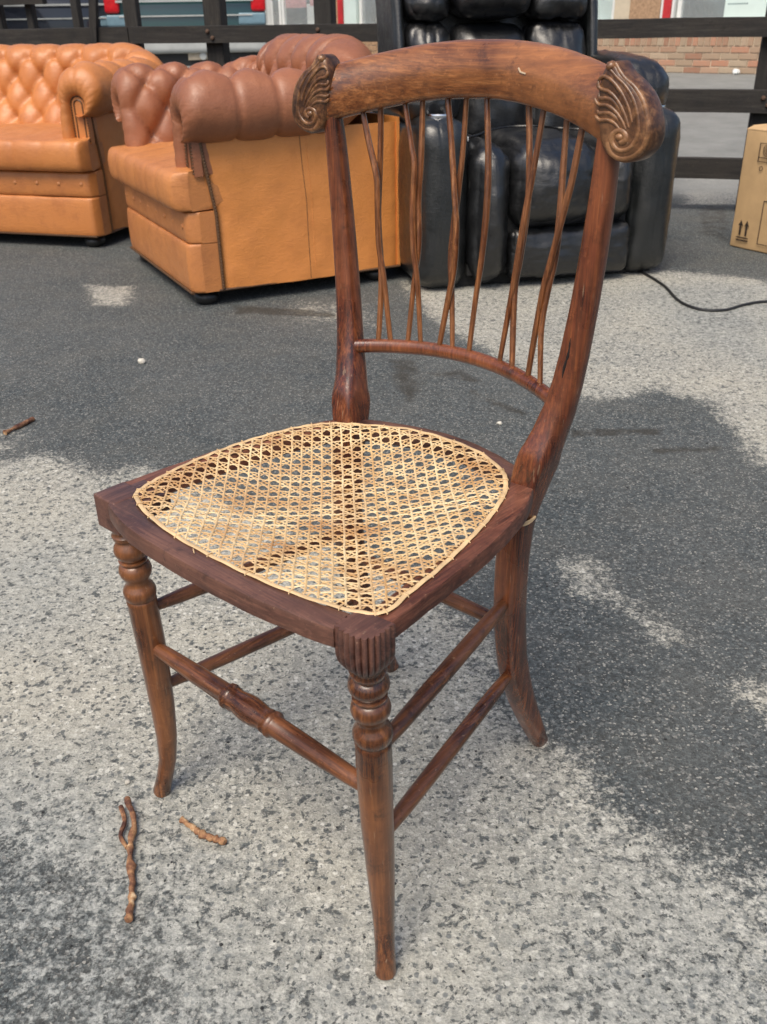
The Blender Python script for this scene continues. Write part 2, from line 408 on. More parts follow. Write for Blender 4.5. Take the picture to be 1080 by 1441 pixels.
    m = t.math('ADD', m, t.math('MULTIPLY', t.math('SUBTRACT', nB, .5), .75))
    m = t.math('ADD', m, t.math('MULTIPLY', t.math('SUBTRACT', nC, .5), 1.0))
    m = t.math('ADD', m, t.math('MULTIPLY', t.math('SUBTRACT', nD, .5), .9))
    m = t.math('SUBTRACT', m, t.math('MULTIPLY', t.n('Attribute', _attribute_name='thin').outputs['Fac'], .56))
    mask = t.ramp(m, [(.36, 0.0), (.64, .92)])
    # dark pits and worn spots that show through the pale layer
    pit = t.ramp(t.noise(58, 4, .62, co, .4), [(.57, 0.0), (.63, .9)])
    pit2 = t.ramp(t.noise(135, 3, .6, co), [(.575, 0.0), (.64, .9)])
    mask = t.math('MULTIPLY', mask, t.math('SUBTRACT', 1.0, pit)); mask = t.math('MULTIPLY', mask, t.math('SUBTRACT', 1.0, pit2))
    ds = t.mix(t.math('MULTIPLY', t.n('Attribute', _attribute_name='thin').outputs['Fac'], .75, clamp=True), ds, t.mix(t.ramp(nC, [(.35, 0.0), (.65, 1.0)]), (.15, .178, .186), (.37, .39, .38)))
    c = t.mix(mask, asp, ds)
    sm = t.math('ADD', st, t.math('MULTIPLY', t.math('SUBTRACT', nB, .5), 1.3))
    c = t.mix(t.ramp(sm, [(.4, 0.0), (.75, .72)]), c, (.036, .032, .025))
    c = t.mix(t.math('MULTIPLY', rd, .8), c, t.ramp(t.noise(4, 6, .65, co), [(.3, (.20, .205, .195)), (.7, (.29, .295, .28))]))
    nr = t.bump(vo.outputs['Distance'], .35, .003); nr = t.bump(nD, .4, .003, nr); nr = t.bump(nF, .35, .0015, nr); nr = t.bump(nC, .35, .005, nr); nr = t.bump(pit, .4, -.003, nr)
    return t.done(c, .82, nr, Specular__IOR__Level=.3)
gm.materials.append(ground_mat())
go = bpy.data.objects.new('ground', gm); COL.objects.link(go); go['kind'] = 'structure'


# ------------------------------------------------------------------ the cane chair
chair = thing('cane_chair', 'old mahogany chair with woven cane seat, spindle back and scroll carved top corners', 'chair',
              (-.0082, .9498, 0), R(-42.5195))
# --- front legs: turned at the top, sabre curved below
LEGZ = [0, .03, .06, .10, .15, .20, .25, .29, .327, .357, .385, .42]
LEGX = [.2032, .1973, .1920, .1888, .1868, .1857, .1853, .1861, .1866, .1862, .1860, .1863]
LEGY = [-.219, -.2127, -.2080, -.2061, -.2061, -.2074, -.2089, -.2103, -.2116, -.2130, -.2146, -.2152]
LR = [(0, .0108), (.004, .0118), (.03, .0108), (.06, .0114), (.10, .0133), (.15, .0152), (.20, .0166), (.25, .0174), (.29, .0177), (.309, .0176), (.314, .0180),
      (.3165, .0168), (.319, .0182), (.324, .0193), (.3290, .0192), (.3330, .0176), (.3365, .0150), (.3400, .0140), (.344, .0142), (.347, .0160), (.351, .0182), (.3565, .0193), (.362, .0182), (.3655, .0158),
      (.3668, .0140), (.3682, .0140), (.3690, .0164), (.3712, .0168), (.3724, .0140), (.3738, .0142), (.377, .0170), (.3810, .0190), (.3850, .0196), (.390, .0186), (.395, .0160), (.3985, .0140), (.4010, .0140),
      (.4025, .0170), (.4070, .0176), (.4095, .0150), (.412, .0150), (.4165, .0160)]
def front_leg(sx):
    m = MB(); pts = []
    for z, r in LR:
        k_ = max(0, (z - .395) / .0215); pts.append((sx * (interp(z, LEGZ, LEGX) + (.005 if sx > 0 else 0) * k_), interp(z, LEGZ, LEGY) - (.006 if sx > 0 else .002) * k_, z))
    m.tube(pts, [r for z, r in LR], 24, up=(0, 1, 0))
    return m.build('front_leg', M_MAHOG, chair, angle=50)
for sx in (1, -1): front_leg(sx)
# --- corner blocks: the near one fluted
def corner_block(sx, fluted):
    cx, cy = (.1935, -.2255) if sx > 0 else (-.1845, -.2185); pts = []
    if fluted:
        # outward quarter of scallops, square inside
        base = [(-.0205, .019), (-.0215, -.014), (-.0175, -.0205), (.0030, -.0225), (.0160, -.0195), (.0225, -.007), (.0215, .019)]
        P = spline([(a, b, 0) for a, b in base], 24)
        L = [0]
        for i in range(1, len(P)): L.append(L[-1] + (P[i] - P[i-1]).length)
        Q = [(p.x, p.y, L[i]) for i, p in enumerate(P)]
        for z, sc, amp in ((.4150, .74, .5), (.4180, .84, .8), (.4225, .94, 1), (.429, .99, 1), (.436, 1.0, 1), (.4575, 1.0, 1), (.4592, .985, 1)):
            row = []
            for a, b, l in Q:
                fl = abs(math.sin(math.pi * l / .0074)) ** .55
                k = sc * (1 - .19 * amp * (1 - fl))
                row.append((cx + a * k * .95, cy + b * k * .95, z))
            pts.append(row)
        m = MB(); m.grid(pts, True)
        n = len(Q); m.f.append(tuple((len(pts)-1)*n + i for i in range(n))); m.f.append(tuple(range(n))[::-1])
        return m.build('fluted_corner_block', M_SEATRAIL, chair, angle=35)
    m = MB()
    m.rbox(cx - .0205, cx + .0205, cy - .0205, cy + .0205, .4185, .4590, .0025, 4); m.rbox(cx - .010, cx + .040, cy - .008, cy + .040, .4360, .4578, .0025, 4)
    return m.build('corner_block', M_SEATRAIL, chair)
corner_block(1, True); corner_block(-1, False)

# --- seat outline (half width against depth), inside the binding cane
SEAT = [(-.203, .184), (-.165, .187), (-.12, .187), (-.08, .184), (-.04, .179), (0, .171), (.035, .161), (.060, .149), (.079, .132)]
def seat_loop(off=0.0, n=6):
    SR = [(-.200, .1935), (-.165, .1895), (-.12, .1845), (-.08, .1775), (-.04, .169), (0, .159), (.035, .147), (.060, .136), (.080, .122)]
    SL = [(-.192, .1735), (-.165, .180), (-.12, .186), (-.08, .1865), (-.04, .184), (0, .177), (.035, .167), (.060, .154), (.079, .136)]
    right = [(h + off, y) for y, h in SR]
    back = [(.104, .098 + off), (.055, .1215 + off), (0, .1275 + off), (-.055, .1215 + off), (-.104, .098 + off)]
    left = [(-h - off, y) for y, h in SL[::-1]]
    front = [(-.167, -.2070 - off), (-.150, -.2160 - off), (-.12, -.2260 - off), (-.06, -.2355 - off), (0, -.2375 - off), (.06, -.2355 - off), (.12, -.2290 - off), (.174, -.2155 - off)]
    return spline([(a, b, 0) for a, b in right + back + left + front], n, True)
def in_poly(x, y, P):
    c = False; n = len(P)
    for i in range(n):
        a = P[i]; b = P[(i+1) % n]
        if (a[1] > y) != (b[1] > y) and x < (b[0]-a[0]) * (y-a[1]) / (b[1]-a[1]) + a[0]: c = not c
    return c
# --- rails of the seat frame
def rail(name, pts, wdt, z0, z1, mt, rnd=.008):
    m = MB(); rows = []
    P = [Vector(p) for p in pts]
    hh = (z1 - z0) / 2
    zc = (z0 + z1) / 2; e = .0035
    sec = [(-wdt/2, -hh + e), (-wdt/2 + e, -hh), (wdt/2 - e, -hh), (wdt/2, -hh + e), (wdt/2, hh - e), (wdt/2 - .3*e, hh - .3*e), (wdt/2 - e, hh), (-wdt/2 + e, hh), (-wdt/2 + .3*e, hh - .3*e), (-wdt/2, hh - e)]
    for i in range(len(P)):
        t = (P[min(i+1, len(P)-1)] - P[max(i-1, 0)]).normalized(); nr = Vector((-t.y, t.x, 0))
        wv = .0006 * fbm(P[i].x * 30, P[i].y * 30)
        rows.append([tuple(P[i] + nr * (a + wv) + Vector((0, 0, zc + q + wv * .7))) for a, q in sec])
    m.grid(rows, True); n_ = len(sec); k_ = (len(rows) - 1) * n_
    m.f = [f[::-1] for f in m.f]
    m.f.append(tuple(range(n_))); m.f.append(tuple(k_ + i for i in range(n_))[::-1])
    return m.build(name, mt, chair, angle=35)
fr = spline([(-.168, -.2285, 0), (-.12, -.2415, 0), (-.06, -.2475, 0), (0, -.2490, 0), (.06, -.2475, 0), (.12, -.2425, 0), (.174, -.2330, 0)], 6)
rail('front_rail', fr, .028, .4345, .4580, M_SEATRAILX)
for sx in (1, -1):
    sr = spline([(sx * .1945, -.208, 0), (sx * .1905, -.16, 0), (sx * .1870, -.12, 0), (sx * .1835, -.08, 0), (sx * .1785, -.04, 0), (sx * .1710, 0, 0), (sx * .1610, .04, 0), (sx * .149, .070, 0), (sx*.139, .0900, 0)], 6)
    rail('side_rail', sr, .028, .4345, .4575, M_RAILSIDE)
br = spline([(-.135, .098, 0), (-.098, .1165, 0), (-.05, .1315, 0), (0, .137, 0), (.05, .1315, 0), (.098, .1165, 0), (.135, .098, 0)], 6)
rail('back_rail', br, .023, .4330, .4570, M_SEATRAILX)
# --- rear posts with legs, one sawn piece each
PZ = [0, .04, .08, .12, .16, .20, .24, .28, .32, .36, .40, .42, .45, .47, .49, .51, .54, .57, .60, .65, .70, .75, .79, .822]
PY = [.1995, .178, .157, .1375, .1205, .107, .0985, .0925, .0890, .0880, .0905, .0945, .1035, .1085, .1135, .1200, .1270, .1315, .1345, .1372, .1384, .1384, .1372, .1350]
PX = [.1235, .1247, .1257, .1268, .1279, .1290, .1300, .1311, .1322, .1333, .1344, .1355, .1395, .1425, .1465, .1510, .1575, .1620, .1654, .1704, .1747, .1785, .1808, .1830]
PRX = [.0105, .0115, .0122, .0130, .0137, .0143, .0148, .0150, .0150, .0150, .0152, .0156, .0164, .0172, .0182, .0172, .0162, .0152, .0145, .0135, .0128, .0120, .0112, .0104]
PRY = [.0115, .0135, .0155, .0172, .0182, .0188, .0190, .0190, .0188, .0186, .0188, .0192, .0205, .0218, .0232, .0196, .0172, .0158, .0150, .0140, .0132, .0124, .0115, .0106]
for sx in (1, -1):
    m = MB(); pts = []; rad = []
    zs = np.concatenate([np.linspace(0, .44, 30), np.linspace(.446, .50, 10), np.linspace(.51, .822, 22)])
    for z in zs:
        spl = (max(0, .44 - z) / .44) ** 1.6 if sx < 0 else 0
        pts.append((sx * (interp(z, PZ, PX) + .026 * spl), interp(z, PZ, PY) - .012 * spl, z)); rad.append((interp(z, PZ, PRX), interp(z, PZ, PRY)))
    m.tube(pts, rad, 28, up=(0, 1, 0), sq=[interp(z, [0, .44, .475, .492, .55], [3.2, 5.0, 7.0, 3.0, 2.7]) for z in zs])
    po_ = m.build('rear_post', M_RED, chair, angle=28)
    if sx > 0:
        m = MB(); m.tube([(sx * interp(z, PZ, PX) + .0005 * math.sin(z * 200), interp(z, PZ, PY) - interp(z, PZ, PRY) * .985, z) for z in np.linspace(.578, .622, 12)], [.0004, .0010, .0014, .0018, .0016, .0012, .0018, .0014, .0010, .0012, .0008, .0004], 6)
        m.build('crack', plain('dark_crack', (.008, .004, .003), .8), po_)
# --- stretchers
def stretcher(name, a, b, prof, n=14, mt=M_MAHOG):
    m = MB(); a = Vector(a); b = Vector(b)
    m.tube([a.lerp(b, t) for t, r in prof], [r for t, r in prof], n)
    return m.build(name, mt, chair, angle=50)
pl_ = [(0, .0068), (.12, .0085), (.3, .0092), (.5, .0094), (.7, .0092), (.88, .0085), (1, .0068)]
T = []
for t, r in [(0, .0078), (.1, .0096), (.25, .0112), (.385, .0118), (.390, .0128), (.396, .0152), (.404, .0152), (.410, .0122), (.418, .0118), (.424, .0142), (.432, .0136), (.445, .0134), (.47, .0150), (.50, .0158), (.53, .0150), (.555, .0134), (.568, .0136), (.576, .0142), (.582, .0118), (.590, .0122), (.596, .0152), (.604, .0152), (.610, .0128), (.615, .0118), (.75, .0112), (.9, .0096), (1, .0078)]: T.append((t, r))
stretcher('front_stretcher', (-.182, -.2092, .2475), (.182, -.2092, .2475), T, 18, M_MAHX)
for sx in (1, -1):
    stretcher('side_stretcher', (sx * .184, -.196, .298), (sx * .1335, .076, .302), pl_, mt=M_MAHY)
    stretcher('side_stretcher', (sx * .184, -.193, .180), (sx * (.1300 if sx > 0 else .138), .098, .180), pl_, mt=M_MAHY)
stretcher('rear_stretcher', (-.135, .0895, .262), (.131, .0895, .262), pl_, mt=M_MAHX)
# --- cross rail under the spindles
def xr_pt(x): t = (x / .138) ** 2; return Vector((x, .165 - .035 * t, .5555 - .0065 * t))
m = MB(); m.tube([xr_pt(x) for x in np.linspace(-.150, .148, 30)], [(.0075, .0088)] * 30, 14); m.build('cross_rail', M_RED, chair)
# --- crest rail
def cr_y(x): return .188 - .050 * (x / .18) ** 2
def cr_z(x): return .8405 - .85 * x * x - .006 * x
SEC = [(-.0115, .0), (-.0150, .008), (-.0165, .018), (-.0165, .028), (-.0150, .036), (-.0115, .044), (-.0050, .052), (.003, .0565), (.010, .0560), (.0145, .051), (.0155, .042), (.0140, .02), (.0115, .0), (.0, -.0025)]
m = MB(); rows = []
for x in np.linspace(-.187, .187, 56):
    ta = math.atan2(-.100 * x / .18 ** 2, 1.0); nx_, ny_ = -math.sin(ta), math.cos(ta)
    k = 1.0 - .10 * (abs(x) / .187) ** 3; hk = .97 + .03 * (x / .187) ** 2
    sm = spline([(a, b, 0) for a, b in SEC], 4, True)
    rows.append([(x + nx_ * p.x * k, cr_y(x) + ny_ * p.x * k, cr_z(x) + p.y * hk + .0006 * fbm(x * 20, p.y * 40)) for p in sm])
m.grid(rows, True); n = len(rows[0]); m.f.append(tuple(range(n))); m.f.append(tuple((len(rows)-1)*n + i for i in range(n))[::-1])
crest = m.build('crest_rail', M_CREST, chair, angle=60)
# chipped varnish
m = MB(); 
for a, b in (((.0545, .0325), (.0575, .0290)), ((.0575, .0290), (.0650, .0285))):
    m.bar((a[0], cr_y(a[0]) - .0172, cr_z(a[0]) + a[1]), (b[0], cr_y(b[0]) - .0172, cr_z(b[0]) + b[1]), .0012, .0012)
m.build('varnish_chip', plain('bare_wood_chip', (.62, .48, .33)), crest)
# --- carved scroll ends
M_RIDGE = wood('worn_golden_carving', (.08, .030, .011), (.19, .082, .031), (.34, .175, .078), (80, 80, 80), .34, .2, 1.0)
def volute(sx):
    m = MB(); body_ = m
    # outline in (u outwards, v up), metres, about the crest end
    OUT = [(-.004, .049), (.004, .052), (.010, .044), (.020, .036), (.031, .024), (.039, .008), (.043, -.010), (.0405, -.026), (.032, -.037), (.020, -.0415), (.009, -.038), (.001, -.030), (-.004, -.018), (-.007, 0), (-.009, .02), (-.008, .038)]
    P = spline([(a, b, 0) for a, b in OUT], 5, True); n = len(P)
    c = Vector((.014, -.004, 0))
    rows = []
    for f, d in ((.0, .0165), (.55, .0165), (.86, .0160), (.95, .0140), (1.0, .0095), (1.0, -.0085), (.95, -.013), (.80, -.015), (0.0, -.015)):
        rows.append([(c.x + (p.x - c.x) * max(f, .002), c.y + (p.y - c.y) * max(f, .002), d) for p in P])
    m.grid(rows, True); m = MB()
    def ridge(pts, r0, r1, d=.0165, rr=None):
        q = spline([(a, b, d + (e if len(pts[0]) > 2 else 0)) for a, b, *ee in pts for e in [ee[0] if ee else 0]], 6)
        k = len(q); m.tube(q, [lerp(r0, r1, i / (k - 1)) if rr is None else interp(i / (k - 1), *rr) for i in range(k)], 8)
    # outer stem running round the back of the leaf into the curl
    ridge([(.004, .050), (.013, .038), (.024, .029), (.033, .016), (.0375, .001), (.039, -.013), (.0355, -.026), (.027, -.034), (.017, -.036), (.0085, -.031), (.0055, -.022)], .0022, .0046, .0125)
    ridge([(.000, .046), (.008, .038), (.018, .029), (.0265, .016), (.031, .002), (.0325, -.011), (.0295, -.022), (.0225, -.0285), (.0145, -.028), (.0095, -.0215), (.0105, -.0135), (.0165, -.0105), (.0215, -.0140), (.0215, -.0195), (.0175, -.0215)], .0016, .0036, .0150)
    # leaf lobes
    for L in ([(-.0085, .034), (-.004, .0385), (.004, .035), (.0135, .025), (.022, .011), (.0265, -.002)],
              [(-.0085, .034), (-.0065, .0275), (.003, .0245), (.012, .016), (.0195, .004), (.024, -.007)],
              [(-.0105, .018), (-.0065, .0125), (.002, .012), (.010, .007), (.017, -.001), (.0215, -.009)],
              [(-.0085, .002), (-.004, -.002), (.004, -.0015), (.011, -.0045), (.0165, -.0105)]):
        ridge(L, .0016, .0020, .0160, ([0, .12, .5, 1], [.0010, .0019, .0021, .0012]))
    for L in ([(-.0075, .0235), (-.006, .0185), (.004, .0180), (.0125, .0105), (.0195, .000)], [(-.0075, .0075), (-.005, .0045), (.004, .0050), (.0115, .0005), (.017, -.0065)]):
        ridge(L, .001, .002, .0148, ([0, .3, .7, 1], [.0008, .0026, .0026, .0008]))
    m.sphere((.0165, -.0165, .0150), (.0042, .0042, .0045), 10, 8)
    # small bead at the tip
    m.sphere((.0005, .0475, .012), (.0045, .0055, .006), 8, 6)
    # place: along the tangent at the crest end, leaning
    x0 = sx * .183; ta = -sx * R(6)
    tx, ty = math.cos(ta), math.sin(ta)
    U = Vector((sx * tx, sx * ty, 0)); Vv = Vector((0, 0, 1)); D = Vector((math.sin(ta), -math.cos(ta), 0))
    o = Vector((x0, cr_y(x0) - .001, cr_z(x0) + .0225))
    body_.v = [tuple(o + U * (p[0] * 1.16 + .002) + Vv * (p[1] * .90 - .001) + D * p[2] * .95) for p in body_.v]
    if sx < 0: body_.f = [f[::-1] for f in body_.f]
    bo_ = body_.build('carved_scroll', M_CARVE, chair, angle=60)
    m.v = [tuple(o + U * (p[0] * 1.16 + .002) + Vv * (p[1] * .90 - .001) + D * p[2] * .95) for p in m.v]
    if sx < 0: m.f = [f[::-1] for f in m.f]
    return m.build('leaf_carving', M_RIDGE, bo_, angle=60)
for sx in (1, -1): volute(sx)
# --- spindles, crossing in pairs
SPINDLES = [
    [(-0.1505, 0.1520, 0.8262), (-0.1381, 0.1511, 0.7882), (-0.1253, 0.1501, 0.7508), (-0.1235, 0.1490, 0.7083), (-0.1216, 0.1481, 0.6712), (-0.1148, 0.1472, 0.6374), (-0.1040, 0.1451, 0.5548)],
    [(-0.1300, 0.1609, 0.8309), (-0.1294, 0.1562, 0.7724), (-0.1299, 0.1509, 0.7073), (-0.1237, 0.1469, 0.6573), (-0.1200, 0.1441, 0.6229), (-0.1200, 0.1385, 0.5536)],
    [(-0.1020, 0.1709, 0.8363), (-0.0887, 0.1687, 0.7896), (-0.0820, 0.1675, 0.7652), (-0.0827, 0.1653, 0.7203), (-0.0794, 0.1630, 0.6743), (-0.0714, 0.1607, 0.6274), (-0.0650, 0.1572, 0.5571)],
    [(-0.0805, 0.1770, 0.8395), (-0.0792, 0.1713, 0.7744), (-0.0808, 0.1672, 0.7268), (-0.0762, 0.1630, 0.6781), (-0.0801, 0.1585, 0.6264), (-0.0830, 0.1523, 0.5561)],
    [(-0.0495, 0.1832, 0.8427), (-0.0382, 0.1794, 0.7918), (-0.0286, 0.1754, 0.7373), (-0.0234, 0.1731, 0.7061), (-0.0224, 0.1697, 0.6606), (-0.0294, 0.1666, 0.6191), (-0.0400, 0.1621, 0.5580)],
    [(-0.0255, 0.1860, 0.8441), (-0.0268, 0.1811, 0.7802), (-0.0300, 0.1785, 0.7462), (-0.0330, 0.1756, 0.7079), (-0.0341, 0.1723, 0.6652), (-0.0290, 0.1693, 0.6255), (-0.0210, 0.1642, 0.5583)],
    [(0.0015, 0.1870, 0.8445), (0.0113, 0.1820, 0.7798), (0.0151, 0.1781, 0.7287), (0.0136, 0.1737, 0.6717), (0.0093, 0.1706, 0.6316), (0.0035, 0.1650, 0.5585)],
    [(0.0585, 0.1817, 0.8412), (0.0657, 0.1764, 0.7842), (0.0693, 0.1718, 0.7352), (0.0666, 0.1667, 0.6803), (0.0645, 0.1632, 0.6422), (0.0730, 0.1552, 0.5567)],
    [(0.0825, 0.1765, 0.8382), (0.0774, 0.1729, 0.7768), (0.0728, 0.1705, 0.7357), (0.0687, 0.1680, 0.6929), (0.0643, 0.1657, 0.6546), (0.0520, 0.1600, 0.5576)],
    [(0.1150, 0.1666, 0.8326), (0.1179, 0.1605, 0.7757), (0.1202, 0.1561, 0.7340), (0.1205, 0.1514, 0.6905), (0.1167, 0.1475, 0.6540), (0.1156, 0.1432, 0.6135), (0.1240, 0.1367, 0.5533)],
    [(0.1415, 0.1561, 0.8266), (0.1354, 0.1540, 0.7696), (0.1291, 0.1528, 0.7354), (0.1200, 0.1512, 0.6905), (0.1123, 0.1498, 0.6528), (0.1010, 0.1463, 0.5550)]]
for i, pts0 in enumerate(SPINDLES):
    q = spline(pts0, 5); n_ = len(q) - 1; pts = []; rad = []
    for k, p in enumerate(q):
        t = k / n_; p = p.copy(); p.y += (.0032 if i % 2 else -.0032) * math.sin(math.pi * t) ** .7
        pts.append(p); rad.append(.0031 + .0007 * math.sin(math.pi * t) + .00025 * math.sin(7 * t + i * 2))
    m = MB(); m.tube(pts, rad, 8, up=(0, 1, 0)); m.build('spindle', M_SPIN, chair)
# --- woven cane
PITCH = .0172
loop = [(p.x, p.y) for p in seat_loop(-.002, 6)]
lp = np.array(loop)
def inside_dist(x, y):
    a = lp; b = np.roll(lp, -1, 0); e = b - a
    t = np.clip(((x - a[:,0]) * e[:,0] + (y - a[:,1]) * e[:,1]) / (e ** 2).sum(1), 0, 1)
    return math.sqrt((((a[:,0] + e[:,0]*t - x) ** 2 + (a[:,1] + e[:,1]*t - y) ** 2)).min())
def sag(x, y):
    d = min(1, max(0, inside_dist(x, y) - .019) / .125)
    return .4592 - .017 * (1 - (1 - d) ** 2.2) - .0025 * math.exp(-((x + .06) ** 2 + (y + .06) ** 2) / .004)
ws_v = []; ws_f = []; tone = []
def strand(p0, dirv, width, layer, tn):
    """ribbon along p0 + dirv*s clipped to the loop"""
    d = Vector((dirv[0], dirv[1])).normalized(); nrm = Vector((-d.y, d.x))
    # clip
    ss = []
    n = len(loop)
    for i in range(n):
        ax_, ay_ = loop[i]; bx_, by_ = loop[(i+1) % n]
        ex, ey = bx_ - ax_, by_ - ay_; den = d.x * ey - d.y * ex
        if abs(den) < 1e-12: continue
        s_ = ((ax_ - p0[0]) * ey - (ay_ - p0[1]) * ex) / den; u_ = ((ax_ - p0[0]) * d.y - (ay_ - p0[1]) * d.x) / den
        if 0 <= u_ < 1: ss.append(s_)
    if len(ss) < 2: return
    s0, s1 = min(ss), max(ss); L = s1 - s0
    if L < .008: return
    k = max(2, int(L / .0048)); base = len(ws_v); ph = random.random() * 6
    for i in range(k + 1):
        s_ = s0 + L * i / k; x = p0[0] + d.x * s_; y = p0[1] + d.y * s_
        wob = .00035 * math.sin(s_ * 90 + ph) + .0002 * math.sin(s_ * 300 + ph * 3)
        x += nrm.x * wob; y += nrm.y * wob
        z = sag(x, y) + layer + .0005 * math.sin(math.pi * s_ / PITCH * 2 + ph)
        for q, dz in ((-1, -.0003), (-.45, .0003), (.45, .0003), (1, -.0003)):
            ws_v.append((x + nrm.x * width * .5 * q, y + nrm.y * width * .5 * q, z + dz)); tone.append(tn + random.uniform(-.07, .07))
    for i in range(k):
        for j in range(3):
            a = base + i * 4 + j; ws_f.append((a, a + 4, a + 5, a + 1))
SP = .0027
for k in range(-12, 13):
    for s_ in (-SP, SP):
        tn = random.uniform(.3, .95)
        strand((k * PITCH + s_, 0), (0, 1), .0020, -.0004, tn)
        strand((0, -.045 + k * PITCH + s_), (1, 0), .0020, -.0001, random.uniform(.25, .9))
for k in range(-26, 27):
    off = (k + .5) * PITCH
    strand((off, -.045), (1, 1), .0023, .0003, random.uniform(.45, 1))
    strand((off, -.045), (1, -1), .0023, .0006, random.uniform(.45, 1))
me = bpy.data.meshes.new('cane_weave'); me.from_pydata(ws_v, [], ws_f); me.update()
at = me.attributes.new('tone', 'FLOAT', 'POINT'); at.data.foreach_set('value', np.clip(np.array(tone, np.float32), 0, 1))
me.materials.append(M_CANE); me.polygons.foreach_set('use_smooth', [True] * len(me.polygons))
cw = bpy.data.objects.new('cane_weave', me); COL.objects.link(cw); cw.parent = chair; cw['kind'] = 'stuff'
m = MB(); q = seat_loop(.001, 10); q = q + q[:1]
m.tube([(p.x, p.y, (.4592) + .0004 * math.sin(i * .9)) for i, p in enumerate(q)], [(.0026, .0008)] * len(q), 8, caps=False)
for i in range(0, len(q) - 1, 9):
    t_ = (q[i+1] - q[i]).normalized(); n_ = Vector((-t_.y, t_.x, 0)); c_ = Vector((q[i].x, q[i].y, .4604))
    m.tube([c_ - n_ * .0035 - Vector((0, 0, .0022)), c_ - n_ * .0025, c_ + n_ * .0025, c_ + n_ * .0035 - Vector((0, 0, .0022))], .0007, 5)
for fx_, fy2, an in ((-.02, -.243, .6),):
    m.tube([(fx_, fy2, .4600), (fx_ + .004 * math.cos(an), fy2 - .004 * math.sin(an), .4612), (fx_ + .010 * math.cos(an), fy2 - .009 * math.sin(an), .4608)], .0006, 5)
m.build('binding_cane', M_BINDER, chair)
# loose loop of cane round the near rear post
m = MB(); z0 = .413
m.tube([(.1352 + .0172 * math.cos(a) , .0935 + .0212 * math.sin(a), z0 + .002 * math.sin(a * 2)) for a in np.linspace(-2.9, .4, 16)], .0016, 6)
m.tube([(.1352 + .0182 * math.cos(a) , .0935 + .0212 * math.sin(a), z0 + .003 + .003 * math.sin(a)) for a in np.linspace(-2.6, .1, 14)], .0012, 6)
m.build('cane_tie', M_BINDER, chair)

# ------------------------------------------------------------------ chesterfield seats
BTN = MB(); BTN.sphere((0, 0, 0), (.0095, .0095, .0055), 8, 5); BTN_ME = BTN.mesh('button', M_FRONT)
def tuft(u, v, du, v_end):
    a = u / du + v / .2; b = u / du - v / .2
    if v <= v_end:
        da = abs(a - round(a)); db = abs(b - round(b)); d = min(da, db)
        # button dimple: both on the lattice
        rr = math.hypot(da, db)
        h = -.0125 * math.exp(-d / .085) - .032 * math.exp(-(rr / .16) ** 1.3)
        h += .017 * (min(1, d / .5) ** .7)
    else:
        ph = u / du + (round(v_end / .1) % 2) * .5
        d = abs(ph - round(ph)); f = min(1, (v - v_end) / .12)
        h0 = -.0125 * math.exp(-d / .085) - .032 * math.exp(-((v - v_end) / .02 + d / .16) ** 1.3) + .014 * (min(1, d / .5) ** .7)
        h = lerp(h0, -.0085 * math.exp(-d / .045) + .003 * math.sin(math.pi * min(1, d / .5) * .5), f)
    return h
